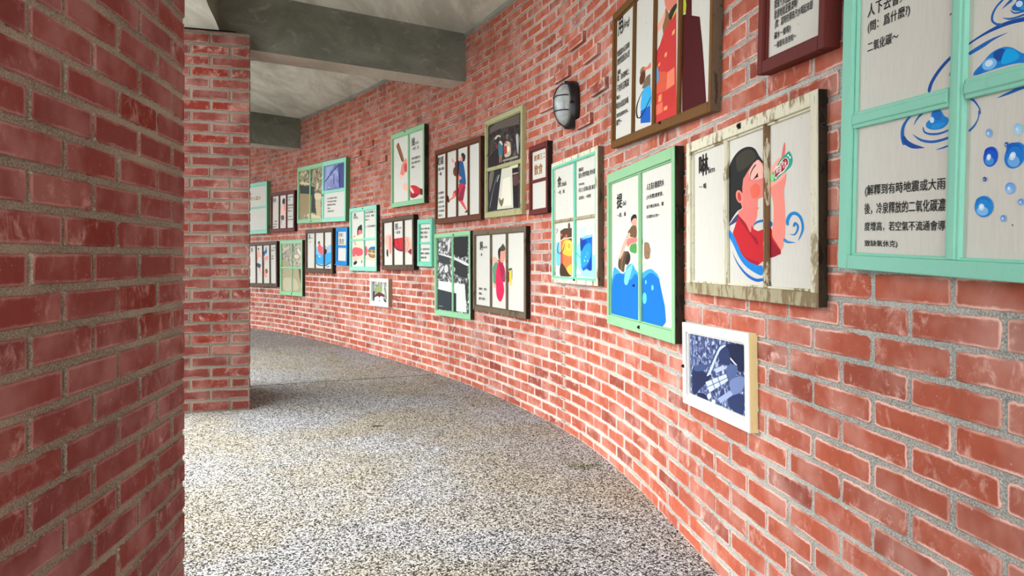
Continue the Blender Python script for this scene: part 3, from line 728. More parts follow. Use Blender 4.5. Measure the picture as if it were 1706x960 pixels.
# --- pale green two-pane sash with the person at the water
f = Sash('window_sash', 'pale green two-pane window sash printed with blue water and a person dipping a tub', (1011, 289, 541, 1123.5, 245, 571), GREEN, SIDEWOOD, depth=.042, stile=.030, top=.046, bot=.046)
f.frame().edges(); f.board()
e8 = lambda p: Q(1010, 340, 8.0, p); g8 = lambda p: Q(1000, 240, 2.824, p)
f.art([((58, 160, 226), g8([(60, 600), (80, 590), (100, 610), (118, 600), (125, 575), (150, 563), (165, 590), (190, 620), (200, 605), (232, 588), (255, 600), (280, 650), (290, 870), (60, 830)])),
       ((10, 112, 204), g8([(60, 640), (100, 610), (140, 640), (165, 610), (190, 640), (235, 606), (270, 630), (280, 660), (290, 880), (60, 840)])),
       ((120, 206, 244), g8([(120, 600), (150, 563), (150, 580), (128, 660), (112, 650)])), ((90, 210, 236), ell(1000+208/2.824, 240+726/2.824, 3.4, 9.5)), ((90, 210, 236), ell(1000+214/2.824, 240+650/2.824, 1.4, 3.6)), ((110, 210, 240), ell(1000+245/2.824, 240+676/2.824, 1.8, 4.6)),
       ((236, 230, 200), e8([(470, 740), (560, 725), (660, 740), (720, 770), (600, 790), (470, 790)])),
       (HAIR, e8([(328, 230), (330, 180), (365, 138), (400, 150), (400, 220), (350, 210), (335, 250)])), ((236, 160, 140), e8([(335, 240), (350, 210), (375, 190), (400, 200), (400, 300), (350, 290)])),
       ((110, 84, 56), e8([(345, 290), (400, 300), (400, 450), (345, 440), (325, 440), (285, 385), (315, 330)])),
       ((236, 170, 152), e8([(290, 390), (320, 410), (280, 520), (240, 600), (215, 700), (170, 760), (190, 640), (220, 540)])), ((230, 124, 112), e8([(270, 520), (300, 460), (400, 450), (400, 510), (330, 530), (290, 570)])),
       ((80, 150, 76), e8([(310, 590), (330, 540), (365, 530), (400, 530), (400, 650), (350, 650), (318, 630)])), ((80, 156, 76), e8([(440, 420), (470, 425), (488, 490), (480, 560), (466, 610), (440, 600)])),
       ((84, 66, 50), e8([(240, 640), (290, 630), (318, 690), (310, 770), (250, 810), (235, 905), (200, 890), (160, 840), (165, 740), (200, 660)])), ((126, 98, 74), e8([(230, 640), (250, 640), (215, 780), (210, 890), (195, 880), (200, 760)])), ((50, 38, 30), ell(1010+288/8, 340+735/8, 3.6, 10, 10)),
       ((236, 170, 152), e8([(190, 640), (225, 560), (240, 600), (215, 680), (180, 740)])), ((140, 112, 84), e8([(505, 530), (535, 510), (570, 530), (580, 600), (575, 722), (510, 718)])), ((96, 72, 52), stroke(e8([(575, 580), (592, 625), (575, 655), (530, 640)]), [.3, .35, .35, .3]))])
f.text([('提', 1027.5, 324.5, 348, 1036.5)], bold=.05)
f.text([('thê', 1037, 335.5, 343, 1043.2), ('一趕、拿', 1027.8, 356, 363, 1043), ('人在洗衫爾遮的水', 1077, 307, 318, 1106), ('(大舟間)會使食，', 1077, 325.5, 334, 1105), ('從早無自來水，攏', 1077, 342.5, 348.5, 1105.5), ('在遮提水去食～', 1077, 359, 364.5, 1099)], bold=.03)
f.vbar(1064, .026); f.catch(1064.7, 545.3, .007); f.catch(1056.7, 476, .005)

# --- small white framed photograph low on the wall
PH_BLUE = photo_mat('blue_toned_photograph', (20, 30, 62), (66, 84, 130), (196, 208, 232), 55., (.36, .5, .64))
f = Sash('picture_frame', 'small white painted frame low on the wall holding a blue-toned old photograph', (1137.5, 536, 671.5, 1248.5, 556.7, 721.7), WHITE, CREAMY, depth=.03, stile=.028, top=.033, bot=.033, cat='picture frame', group=None)
f.frame(); f.edges(CREAMY); f.board(PH_BLUE, name='photograph')
h8 = lambda p: Q(1120, 520, 4.3625, p)
f.art([((28, 40, 76), h8([(150, 400), (240, 440), (280, 470), (200, 560), (150, 600)])), ((60, 78, 122), h8([(150, 170), (300, 190), (340, 260), (260, 400), (200, 430), (150, 400)])),
       (PH_BLUE, h8([(150, 170), (300, 190), (330, 250), (270, 380), (150, 390)]), False), ((24, 34, 66), h8([(380, 240), (520, 250), (520, 420), (480, 430), (430, 380), (390, 300)])),
       ((206, 214, 230), h8([(380, 285), (470, 385), (465, 395), (378, 295)]), False), ((78, 96, 142), h8([(400, 390), (470, 390), (460, 470), (430, 500), (400, 480)])),
       ((40, 54, 96), h8([(340, 290), (400, 260), (420, 380), (350, 370)])), ((186, 200, 224), h8([(350, 250), (390, 245), (340, 290), (280, 440), (250, 465), (270, 420), (320, 300)])),
       ((188, 200, 226), h8([(240, 510), (390, 450), (405, 500), (270, 585)]), False), ((60, 76, 120), stroke(h8([(255, 545), (400, 478)]), .5)), ((60, 76, 120), stroke(h8([(285, 490), (310, 560)]), .5)), ((60, 76, 120), stroke(h8([(330, 475), (352, 540)]), .5)),
       ((170, 184, 214), h8([(300, 420), (370, 385), (390, 410), (320, 445)]), False), ((150, 166, 204), h8([(330, 630), (420, 570), (445, 600), (350, 665)]), False), ((196, 208, 232), ell(1120+268/4.3625, 520+612/4.3625, 3.6, 4.4)), ((196, 208, 232), ell(1120+300/4.3625, 520+652/4.3625, 3, 3.6)),
       ((24, 34, 70), h8([(180, 590), (240, 600), (260, 660), (200, 640)])), ((110, 128, 174), h8([(420, 500), (515, 470), (515, 560), (440, 600)])), ((150, 168, 206), h8([(150, 600), (220, 630), (220, 645), (150, 615)])), ((220, 228, 240), h8([(430, 730), (440, 690), (455, 740)])), ((40, 54, 96), h8([(400, 640), (512, 600), (512, 770), (470, 755)]))])
f.catch(1139, 610, .006)

# --- sash with weathered white outer frame and turquoise bars
f = Sash('window_sash', 'whitish weathered four-pane window sash with turquoise bars, printed with an orange and a blue drink', (918.7, 273.6, 470, 995.3, 242.2, 477.5), WEATH, SIDEWOOD, depth=.04, stile=.026, top=.034, bot=.034)
f.frame().edges(GREYWOOD); f.board()
k8 = lambda p: Q(915, 370, 8.0, p)
bm = bmesh.new()
for (a0, a1, z0, z1) in ((f.x0-.013, f.x0+.004, f.z0-.006, f.z1+.01), (f.x1-.004, f.x1+.002, f.z0, f.z1), (f.x0, f.x1, f.z1-.004, f.z1+.010), (f.x0, f.x1, f.z0-.008, f.z0+.004)):
    box(bm, a0, a1, -.0012, PANEL, z0, z1, .001)
from_bm('painted_bead', bm, TURQ2, f.o)
f.art([((110, 196, 236), k8([(95, 300), (130, 280), (150, 420), (150, 560), (95, 560)])), ((236, 124, 70), k8([(150, 250), (180, 210), (300, 200), (300, 700), (260, 690), (220, 640), (150, 560)]), False),
       ((84, 64, 48), k8([(145, 120), (200, 85), (300, 80), (300, 260), (200, 200), (150, 250)]), False), ((244, 190, 70), k8([(175, 400), (200, 250), (300, 260), (300, 440), (240, 450)])), ((248, 214, 110), ell(915+262/8, 370+320/8, 4.6, 8)),
       ((236, 170, 60), ell(915+262/8, 370+320/8, 2.6, 4.6)), ((214, 70, 50), k8([(150, 400), (180, 420), (180, 560), (150, 550)]), False), ((240, 190, 80), k8([(230, 620), (300, 560), (300, 680), (260, 690)])), ((70, 50, 38), k8([(150, 560), (190, 570), (260, 690), (300, 720), (150, 720)])),
       ((220, 90, 70), k8([(205, 220), (222, 165), (240, 180), (236, 230)])), ((220, 100, 80), ell(915+160/8, 370+172/8, 2, 2)), ((246, 226, 190), stroke(k8([(140, 260), (200, 225), (300, 208)]), [.4, .7, .7])),
       ((50, 50, 60), stroke(k8([(205, 290), (190, 360), (150, 415), (120, 410), (110, 350), (135, 270)]), [.3, .6, .7, .7, .6, .3])), ((60, 60, 70), stroke(k8([(95, 150), (115, 110), (108, 90), (95, 110)]), .4)), ((90, 70, 50), k8([(252, 20), (275, 20), (275, 90), (252, 90)])),
       ((190, 232, 248), k8([(400, 90), (480, 90), (480, 200), (400, 200)])), ((150, 226, 240), k8([(366, 330), (430, 300), (430, 640), (366, 560)])), ((150, 226, 240), k8([(560, 440), (610, 440), (610, 740), (366, 720), (366, 640), (430, 640)]), False), ((236, 246, 246), k8([(366, 630), (410, 650), (420, 700), (366, 706)])),
       ((14, 96, 196), k8([(412, 200), (430, 220), (500, 180), (572, 170), (570, 640), (545, 655), (500, 625), (450, 655), (425, 600)]), False), ((40, 150, 226), k8([(420, 400), (470, 320), (545, 280), (560, 380), (530, 520), (460, 605), (425, 580)])),
       ((8, 62, 150), k8([(412, 210), (430, 230), (500, 250), (470, 310), (420, 390)])), ((8, 70, 160), k8([(560, 470), (560, 640), (500, 620), (530, 540)])), ((120, 206, 240), k8([(430, 240), (500, 185), (565, 176), (560, 200), (480, 220)])),
       ((120, 200, 240), ell(915+505/8, 370+420/8, 1.5, 2.5)), ((30, 110, 200), ell(915+505/8, 370+420/8, .9, 1.7)), ((150, 216, 244), ell(915+470/8, 370+515/8, 1, 2)), ((170, 224, 246), ell(915+512/8, 370+520/8, .7, 1.6)), ((170, 224, 246), ell(915+485/8, 370+465/8, .7, 1.2)), ((90, 180, 200), k8([(366, 400), (420, 470), (420, 490), (366, 430)]), False)])
f.text([('食', 928.6, 295, 313, 935)], bold=.05)
f.text([('chiah', 935.3, 303, 311, 943.5), ('一吃、喝', 929, 318.5, 325, 940.5), ('遊蘇澳：', 964, 280.5, 287, 972.3), ('冒泡 (對世邦說) 的水遮', 964, 289, 299, 991), ('平時有食，', 964, 306, 310.5, 974), ('有名 (七星嶺山瀑) 會洗', 964, 313.8, 322.3, 991), ('清涼的水，一杯會喜', 964.3, 327.5, 333.5, 984.4)], bold=.03)
f.vbar(955.8, .024, mat=TURQ2); f.hbar(957, 364.5, .018, mat=WEATHRAIL); f.catch(957, 466.5, .006)

# --- small maroon two-pane sash
f = Sash('window_sash', 'small maroon two-pane window sash with brown story title, below the bulkhead lamp', (881, 246, 358.4, 911.5, 233, 354.8), MAROON, BLACKW, depth=.042, stile=.022, top=.034, bot=.03)
f.frame().edges(BLACKW); f.board()
m8 = lambda x, y: (875+x/6.857, 225+y/6.857)
f.text([('故事三', m8(102, 0)[0], m8(0, 236)[1], m8(0, 304)[1], m8(198, 0)[0]), ('：', m8(210, 0)[0], m8(0, 205)[1], m8(0, 258)[1], m8(222, 0)[0]), ('飲食', m8(104, 0)[0], m8(0, 345)[1], m8(0, 465)[1], m8(198, 0)[0])], color=(150, 98, 40), bold=.045)
f.hbar(896, 300.5, .02)

# --- olive sash with two photographs
PH_DARK = photo_mat('dark_street_photograph', (26, 22, 22), (62, 54, 50), (150, 140, 128), 22., (.42, .56, .72))
PH_GREY = photo_mat('black_and_white_photograph', (22, 26, 28), (84, 92, 92), (214, 220, 218), 30., (.42, .52, .6))
f = Sash('window_sash', 'olive cream weathered window sash holding two colour photographs of a market', (807, 203.5, 363, 868.8, 174.4, 357.7), OLIVE, OLIVE, depth=.036, stile=.024, top=.034, bot=.04)
f.frame().edges(OLIVE); f.board(PH_DARK, name='photograph')
n8 = lambda p: Q(800, 165, 4.8, p)
f.art([((92, 84, 76), n8([(75, 230), (150, 180), (310, 120), (310, 260), (200, 290), (75, 310)]), False), (PH_DARK, n8([(75, 280), (150, 240), (310, 200), (310, 270), (200, 300), (75, 320)]), False), ((36, 32, 36), n8([(75, 460), (150, 400), (160, 520), (75, 545)])), ((190, 186, 170), stroke(n8([(120, 320), (140, 295), (160, 300)]), 1.4)),
       ((64, 110, 126), n8([(146, 350), (165, 338), (178, 360), (178, 450), (148, 450)])), ((190, 196, 190), n8([(150, 345), (165, 335), (178, 355), (176, 370)])), ((180, 120, 90), n8([(152, 450), (160, 450), (158, 510), (152, 510)]), False), ((180, 120, 90), n8([(163, 450), (172, 450), (170, 505), (164, 505)]), False),
       ((190, 176, 150), n8([(195, 350), (235, 345), (245, 400), (240, 450), (195, 460)])), ((180, 60, 50), ell(800+202/4.8, 165+350/4.8, 1.6, 2)), ((170, 60, 56), n8([(192, 380), (212, 380), (212, 430), (192, 440)])), ((226, 220, 196), ell(800+225/4.8, 165+400/4.8, 2.4, 5)),
       ((150, 46, 46), ell(800+133/4.8, 165+380/4.8, 1.2, 3.6)), ((150, 150, 140), n8([(180, 490), (300, 450), (300, 470), (180, 500)]), False), ((170, 174, 170), n8([(285, 300), (305, 290), (305, 430), (296, 420)])),
       ((34, 34, 40), n8([(68, 590), (168, 560), (135, 885), (68, 900)]), False), ((206, 206, 186), n8([(172, 558), (255, 540), (265, 870), (135, 885)]), False), ((226, 224, 206), n8([(182, 640), (240, 620), (250, 850), (160, 860)]), False), ((26, 24, 28), n8([(255, 560), (304, 545), (304, 868), (265, 870)]), False), ((104, 100, 90), n8([(75, 600), (110, 580), (90, 700), (72, 740)])),
       ((120, 110, 84), n8([(150, 790), (168, 810), (186, 790), (186, 820), (172, 860), (152, 830)])), ((130, 136, 140), stroke(n8([(135, 620), (105, 720), (78, 860)]), [.3, .3, .4])), ((190, 150, 140), stroke(n8([(262, 600), (300, 590)]), [1, .8])), ((90, 60, 56), n8([(262, 620), (302, 610), (302, 680), (264, 690)])), ((206, 212, 176), n8([(235, 540), (302, 515), (302, 545), (235, 560)]), False), ((180, 186, 186), stroke(n8([(135, 660), (150, 610)]), [.5, .6]))])
f.hbar(838, 276, .028)

# --- brown four-pane sash with the running figure
f = Sash('window_sash', 'red-brown four-pane window sash printed with a running person in a blue shirt', (724, 252.5, 373.3, 800.5, 225, 366.7), RBROWN, SIDEWOOD, depth=.04, stile=.030, top=.040, bot=.044)
f.frame().edges(); f.board()
o8 = lambda p: Q(720, 220, 6.0, p)
f.art([((26, 84, 136), o8([(245, 300), (300, 290), (320, 360), (335, 480), (330, 530), (275, 520), (268, 430), (262, 360)])), ((20, 50, 90), o8([(230, 300), (270, 295), (265, 360), (230, 350)])), (HAIR, o8([(288, 225), (308, 208), (332, 240), (322, 290), (300, 290), (296, 250)])),
       ((232, 146, 130), o8([(276, 265), (296, 245), (303, 285), (280, 290)])), ((232, 146, 130), o8([(196, 265), (210, 275), (222, 300), (214, 310), (198, 290)])), ((232, 146, 130), o8([(258, 440), (290, 450), (285, 475), (255, 470)])), ((110, 60, 40), o8([(214, 360), (262, 345), (262, 440), (214, 430)])), ((58, 34, 30), o8([(228, 360), (262, 350), (262, 440), (236, 440)])),
       ((190, 40, 70), o8([(268, 520), (330, 530), (318, 620), (290, 690), (262, 680), (262, 620), (225, 650), (212, 600), (262, 560)])), ((140, 26, 56), o8([(262, 660), (300, 560), (328, 540), (316, 650), (300, 700), (275, 700)])), ((214, 80, 84), o8([(275, 690), (305, 690), (330, 740), (345, 775), (335, 780), (300, 735)])), ((222, 120, 104), o8([(225, 610), (230, 650), (190, 680), (175, 695), (170, 675), (200, 650), (205, 620)])),
       ((60, 34, 34), o8([(150, 645), (162, 640), (172, 690), (164, 708), (152, 690)])), ((50, 30, 30), o8([(330, 795), (350, 780), (352, 800), (328, 808)]))])
f.text([('趁錢', 729.2, 262.7, 276, 738.5)], bold=.05)
f.text([('thàn-tsînn', 730, 279, 285, 739.6), ('一賺', 730.5, 288, 293.5, 735.5), ('白米甕發財', 730, 320, 324.5, 739.3), ('大 米頭的', 730, 328.5, 332.5, 739.7), ('山時 較', 730, 335.5, 339.5, 738.8), ('可以九時', 730.5, 343, 347, 740), ('冬 候時段', 730.5, 350, 354, 740), ('都可以～', 730.8, 357.5, 361.5, 738)], bold=.03)
for px in (742.3, 760.3, 779.2): f.vbar(px, .026)

# --- dark three-pane sash with the person in crimson
f = Sash('window_sash', 'weathered grey-brown three-pane window sash printed with a person in a long crimson sleeve', (787.7, 385, 516, 875.5, 376.2, 532), GREYWOOD, BLACKW, depth=.04, stile=.030, top=.036, bot=.038)
f.frame().edges(BLACKW); f.board()
p8 = lambda p: Q(785, 370, 5.648, p)
f.art([((236, 170, 150), p8([(205, 330), (240, 340), (255, 380), (210, 410)])), ((86, 146, 112), p8([(205, 420), (245, 380), (250, 560), (212, 580), (205, 500)])), ((236, 160, 140), p8([(210, 580), (225, 580), (228, 620), (214, 610)])),
       (CRIM, p8([(232, 500), (245, 400), (265, 370), (290, 400), (305, 470), (300, 560), (310, 650), (290, 730), (268, 748), (240, 700), (232, 600)])), ((170, 24, 66), p8([(262, 380), (300, 400), (318, 460), (318, 560), (290, 540)])), ((150, 60, 60), p8([(245, 360), (290, 360), (300, 400), (262, 375)])),
       ((110, 90, 90), p8([(290, 540), (318, 470), (318, 540)])), ((236, 150, 130), p8([(270, 280), (318, 262), (318, 340), (300, 380), (275, 370)])), (HAIR, p8([(252, 270), (275, 235), (285, 245), (275, 280), (270, 350), (258, 345)])), ((70, 66, 50), p8([(275, 240), (290, 215), (300, 203), (308, 218), (318, 235), (318, 265), (278, 275)])),
       ((236, 200, 70), p8([(358, 450), (384, 440), (380, 590), (362, 580)])), ((70, 90, 90), p8([(350, 445), (375, 432), (384, 445), (360, 460)])), ((140, 60, 46), p8([(344, 470), (358, 465), (358, 560), (344, 570)]), False), ((110, 100, 60), stroke(p8([(384, 450), (384, 530)]), .4)), ((210, 190, 150), ell(785+368/5.648, 370+592/5.648, 2, 1.2))])
f.text([('飼', 799.3, 402.5, 417, 804.2)], bold=.05)
f.text([('(tshī)', 805, 410, 415, 811.6), ('一養', 799, 422, 427, 803.5), ('飼雞生，囝蛋~', 797.8, 479, 483, 811.8), ('飼豬~', 797.8, 487, 491, 804), ('飼牛可幫忙~', 797.8, 495, 499.5, 809.8)], bold=.03)
for px in (816.5, 843): f.vbar(px, .027)

# --- green sash with black and white photograph
f = Sash('window_sash', 'pale green two-pane window sash holding one black-and-white photograph of stacked goods', (724, 390, 524.5, 783.4, 384, 533), LGREEN, SIDEWOOD, depth=.04, stile=.026, top=.036, bot=.04)
f.frame().edges(); f.board(PH_GREY, name='photograph')
q8 = lambda p: Q(715, 375, 5.818, p)
f.art([((52, 58, 60), q8([(85, 290), (200, 310), (200, 380), (90, 370)]), False), ((30, 34, 36), q8([(240, 120), (372, 110), (372, 300), (300, 320), (240, 280)]), False), ((210, 214, 212), stroke(q8([(100, 280), (200, 310), (260, 330), (372, 385)]), [.8, 1.4, 2, 2])), ((40, 44, 46), q8([(240, 340), (372, 400), (372, 520), (300, 500), (240, 470)]), False),
       ((214, 218, 214), q8([(88, 540), (240, 560), (345, 575), (352, 700), (362, 848), (262, 836), (262, 665), (88, 625)]), False), ((44, 54, 60), q8([(82, 620), (262, 665), (262, 836), (82, 815)]), False), ((26, 40, 44), q8([(200, 650), (258, 662), (256, 835), (230, 832)]), False), ((40, 44, 44), q8([(350, 580), (372, 560), (372, 780), (362, 760)]), False),
       ((206, 210, 206), ell(715+165/5.818, 375+425/5.818, 3.4, 6.5)), ((198, 202, 198), ell(715+120/5.818, 375+430/5.818, 2, 7, 30)), ((190, 196, 194), ell(715+102/5.818, 375+385/5.818, 1.8, 4)), ((206, 210, 206), ell(715+190/5.818, 375+195/5.818, 2, 9)), ((190, 194, 190), ell(715+240/5.818, 375+430/5.818, 2, 4)), ((186, 192, 190), ell(715+140/5.818, 375+500/5.818, 2, 4)), ((150, 156, 156), stroke(q8([(95, 783), (130, 790)]), .4))])
f.vbar(753, .024); f.catch(755.5, 391.5, .006)

# --- pale green sash with the paddle
f = Sash('window_sash', 'pale green two-pane window sash hung highest, printed with a hand raising a wooden paddle', (651.3, 225.6, 346.6, 706.3, 206, 337.7), GREEN, SIDEWOOD, depth=.05, stile=.030, top=.042, bot=.042)
f.frame().edges(); f.board()
r8 = lambda p: Q(645, 195, 6.2, p)
f.art([((142, 92, 52), r8([(98, 290), (110, 270), (125, 280), (172, 430), (165, 458), (148, 440), (100, 320)])), ((90, 52, 28), stroke(r8([(100, 310), (150, 445), (165, 458)]), [.3, .9, .9])), ((226, 130, 116), r8([(150, 500), (170, 460), (200, 430), (205, 560), (190, 570), (150, 620), (130, 600), (140, 560)])), ((196, 70, 70), r8([(175, 500), (200, 480), (203, 560), (182, 560)])), ((238, 190, 172), r8([(130, 590), (160, 610), (145, 645), (128, 630)])),
       ((236, 180, 160), r8([(165, 700), (200, 685), (210, 760), (170, 750)])), (RED, r8([(240, 715), (290, 708), (330, 730), (368, 750), (365, 800), (320, 800), (280, 835), (242, 820)])), (DRED, r8([(240, 800), (280, 790), (330, 800), (280, 836), (244, 830)])), ((90, 10, 24), r8([(340, 745), (370, 752), (366, 800), (345, 800)])), ((240, 190, 176), r8([(240, 720), (275, 770), (268, 790), (240, 760)]))])
f.text([('搥', 685.7, 230.5, 243.5, 691.2)], bold=.05)
f.text([('tûi', 691.8, 236, 240.5, 697), ('一敲打、搥', 686.3, 246, 251, 697.5), ('洗衫的物件佮', 685.7, 262.5, 267, 700), ('搥衫仔攏是木柴~', 685.7, 270, 274, 700.5), ('做的~', 685.8, 277, 281, 691.8)], bold=.03)
f.vbar(679.7, .030); f.catch(674.5, 219.5, .006)

# --- dark three-pane sash with wringing hands
f = Sash('window_sash', 'dark brown three-pane window sash printed with two hands wringing a red cloth', (635.8, 365.4, 449.8, 689, 356.4, 450.4), DKWOOD, BLACKW, depth=.055, stile=.032, top=.040, bot=.046)
f.frame().edges(BLACKW); f.board()
t8 = lambda p: Q(630, 345, 8.35, p)
f.art([((240, 176, 158), t8([(90, 480), (110, 400), (150, 385), (185, 400), (185, 640), (150, 640), (130, 590)])), ((222, 130, 116), t8([(150, 420), (180, 430), (182, 630), (160, 620)])), ((36, 26, 40), t8([(120, 590), (135, 600), (140, 680), (125, 690), (115, 650)])),
       (RED, t8([(215, 450), (290, 432), (345, 440), (345, 610), (270, 605), (230, 570), (215, 520)])), ((120, 40, 70), t8([(225, 540), (300, 590), (345, 590), (345, 612), (270, 606)])), ((150, 20, 36), stroke(t8([(265, 440), (285, 520), (290, 590)]), .5)),
       ((240, 176, 158), t8([(362, 430), (400, 412), (450, 440), (470, 560), (440, 600), (395, 640), (365, 620)])), ((222, 130, 116), stroke(t8([(400, 440), (420, 520), (400, 620)]), .7)), ((222, 130, 116), stroke(t8([(375, 460), (385, 540), (378, 610)]), .6)), ((130, 30, 50), t8([(415, 620), (462, 580), (462, 662), (440, 650)]))])
f.text([('挼', 658.2, 372.5, 383, 663)], bold=.05)
f.text([('juê', 663.6, 378.5, 382, 668.5), ('一搓 擰', 658.4, 385.5, 390.3, 666.5)], bold=.03)
for px in (653.8, 671.4): f.vbar(px, .030)
f.catch(659.2, 362, .006)

# --- small turquoise text sash
f = Sash('window_sash', 'narrow weathered turquoise window sash with two small lettered boards, beside the wringing hands sash', (694.9, 366.6, 443.2, 718.8, 363.8, 445), TURQ2, TURQ2, depth=.04, stile=.036, top=.04, bot=.04)
f.frame().edges(TURQ2); f.board()
f.text([('洗衫喔 嘛', 701, 380, 383, 715.5), ('愛用~肥皂~', 701, 386, 390, 713), ('鹼仔~石鹼~', 701.3, 393, 397, 712.5), ('不 使用洗衣', 701.3, 413.5, 417, 715.3), ('機時~用腳來', 701.2, 420.5, 424, 715), ('踏被單', 701.2, 427.5, 431, 710.3)], bold=.035)
f.hbar(707.5, 405, .02)

# --- turquoise four-pane sash with the washing figure
f = Sash('window_sash', 'turquoise four-pane window sash printed with a black-haired person sitting in red trousers', (582.2, 348, 450.9, 627, 340.9, 452.2), TURQ, SIDEWOOD, depth=.045, stile=.034, top=.042, bot=.042)
f.frame().edges(); f.board()
u8 = lambda p: Q(575, 335, 7.68, p)
f.art([(HAIR, u8([(155, 430), (158, 350), (190, 310), (215, 312), (215, 420), (195, 420), (175, 370), (165, 440)])), ((226, 120, 104), u8([(168, 400), (185, 370), (208, 380), (208, 430), (175, 435)])), ((244, 226, 184), u8([(110, 460), (170, 440), (218, 430), (218, 600), (170, 620), (140, 580), (130, 520), (110, 500)])),
       ((232, 140, 124), u8([(105, 450), (130, 440), (130, 458), (108, 468)])), ((236, 160, 142), u8([(112, 510), (135, 520), (142, 570), (120, 560)])), ((214, 84, 92), u8([(95, 620), (130, 592), (218, 615), (218, 690), (150, 705), (140, 680), (110, 730), (95, 700)])), ((214, 84, 92), u8([(245, 590), (270, 580), (285, 620), (275, 690), (245, 700)])),
       ((240, 170, 154), u8([(110, 720), (140, 700), (150, 760), (120, 770)])), ((24, 22, 26), u8([(108, 790), (125, 772), (150, 770), (148, 800), (112, 820)])), ((24, 22, 26), u8([(208, 760), (216, 760), (216, 795), (208, 790)])), ((222, 196, 170), u8([(95, 715), (215, 712), (380, 730), (380, 760), (215, 745), (150, 750)])),
       ((150, 110, 74), u8([(295, 620), (380, 610), (385, 720), (330, 725), (295, 690)])), ((190, 150, 100), u8([(330, 625), (350, 620), (352, 700), (335, 700)]), False), ((32, 110, 150), u8([(300, 612), (330, 588), (380, 585), (382, 618), (330, 620)])), ((240, 226, 190), stroke(u8([(295, 662), (380, 678)]), .5))])
f.text([('洗', 589, 356, 362.5, 593.5)], bold=.05)
f.text([('(sé)', 589.3, 361.5, 366, 596.3), ('1955年的婦 人', 609, 352.5, 356.5, 625), ('在洗衫、喝茶，', 609.2, 359, 362.5, 624), ('聊天。', 609, 365.5, 368, 615.7), ('1. 大洗的動時', 609.2, 376, 379.5, 625)], bold=.035)
f.vbar(605.8, .026); f.hbar(605, 398.8, .026); f.catch(604.5, 347.5, .006)

# --- small white framed photo at mid wall
PH_COL = photo_mat('faded_colour_photograph', (50, 54, 50), (130, 140, 124), (214, 218, 208), 36., (.38, .5, .64))
f = Sash('picture_frame', 'tiny white frame with beige edge holding a faded colour photograph, hung lowest and far along', (615.8, 463.1, 508.8, 646.6, 465.2, 512.3), WHITE, BEIGE, depth=.045, stile=.036, top=.032, bot=.042, cat='picture frame', group=None)
f.frame().edges(BEIGE); f.board(PH_COL, name='photograph')
v8 = lambda p: Q(605, 455, 14.77, p)
f.art([((138, 160, 96), v8([(310, 360), (380, 310), (450, 340), (470, 440), (330, 460)])), ((90, 40, 40), v8([(290, 560), (330, 500), (400, 480), (500, 520), (510, 590), (300, 600)])), ((226, 222, 212), v8([(290, 600), (380, 580), (380, 700), (290, 700)])), ((236, 226, 216), v8([(410, 590), (490, 590), (500, 730), (420, 720)])), ((50, 56, 52), v8([(245, 460), (290, 470), (270, 690), (245, 690)])), ((60, 66, 60), v8([(500, 600), (570, 700), (560, 730), (510, 680)])), ((206, 210, 196), v8([(470, 300), (510, 300), (500, 500), (480, 500)])), ((120, 30, 36), ell(605+370/14.77, 455+540/14.77, 1.2, 1.2))])

# --- small blue sash
f = Sash('window_sash', 'small blue two-pane window sash with a short title board, far along the wall', (558.8, 379.4, 441, 577.6, 379.4, 442.3), BLUE, BLUED, depth=.05, stile=.032, top=.042, bot=.042)
f.frame().edges(BLUED); f.board()
f.text([('故事二', 565, 388.5, 394.5, 573), ('洗衣', 565, 397.5, 407, 573.2)], color=(120, 92, 50), bold=.04)
f.hbar(568.5, 410.8, .03)
bm = bmesh.new(); box(bm, -f.W/2, f.W/2, -.012, .0, -.004, .006, .001); from_bm('bottom_lip', bm, BLUE, f.o)

# --- dark three-pane sash with the river picture
f = Sash('window_sash', 'dark weathered three-pane window sash printed with a person in blue river water', (508.3, 383.2, 453.8, 553.7, 380.3, 455.6), DKWOOD, BLACKW, depth=.05, stile=.040, top=.042, bot=.05)
f.frame().edges(BLACKW); f.board()
w8 = lambda p: Q(505, 375, 11.29, p)
f.art([((120, 190, 236), w8([(240, 440), (300, 400), (420, 420), (535, 380), (540, 700), (430, 750), (300, 740), (240, 710)])), ((50, 160, 226), w8([(240, 560), (360, 560), (540, 520), (540, 680), (420, 740), (240, 700)])), ((30, 110, 110), stroke(w8([(245, 715), (300, 755), (370, 765), (430, 760), (480, 725), (540, 700)]), [.6, 1, .8, 1, .8, .4])), ((30, 80, 130), stroke(w8([(440, 795), (485, 775)]), [.4, .8])),
       ((70, 90, 90), w8([(275, 350), (290, 305), (318, 315), (312, 350)])), ((226, 90, 90), w8([(285, 380), (310, 340), (340, 400), (365, 420), (365, 560), (300, 520), (280, 480)])), ((244, 250, 250), w8([(285, 560), (310, 590), (330, 570), (310, 610)])), ((60, 34, 34), w8([(400, 470), (430, 450), (445, 500), (425, 550), (400, 540)])), ((236, 140, 130), w8([(450, 430), (475, 400), (470, 500), (445, 480)])), ((170, 60, 60), w8([(405, 400), (425, 395), (425, 415), (405, 415)]))])
f.text([('溪', 514.2, 391, 398.7, 517.2)], bold=.05); f.text([('khe', 518.5, 395.4, 397.8, 521), ('一溪', 515, 401.5, 405, 517.4)], bold=.03)
f.vbar(524, .032, mat=GREYWOOD); f.vbar(539, .03)

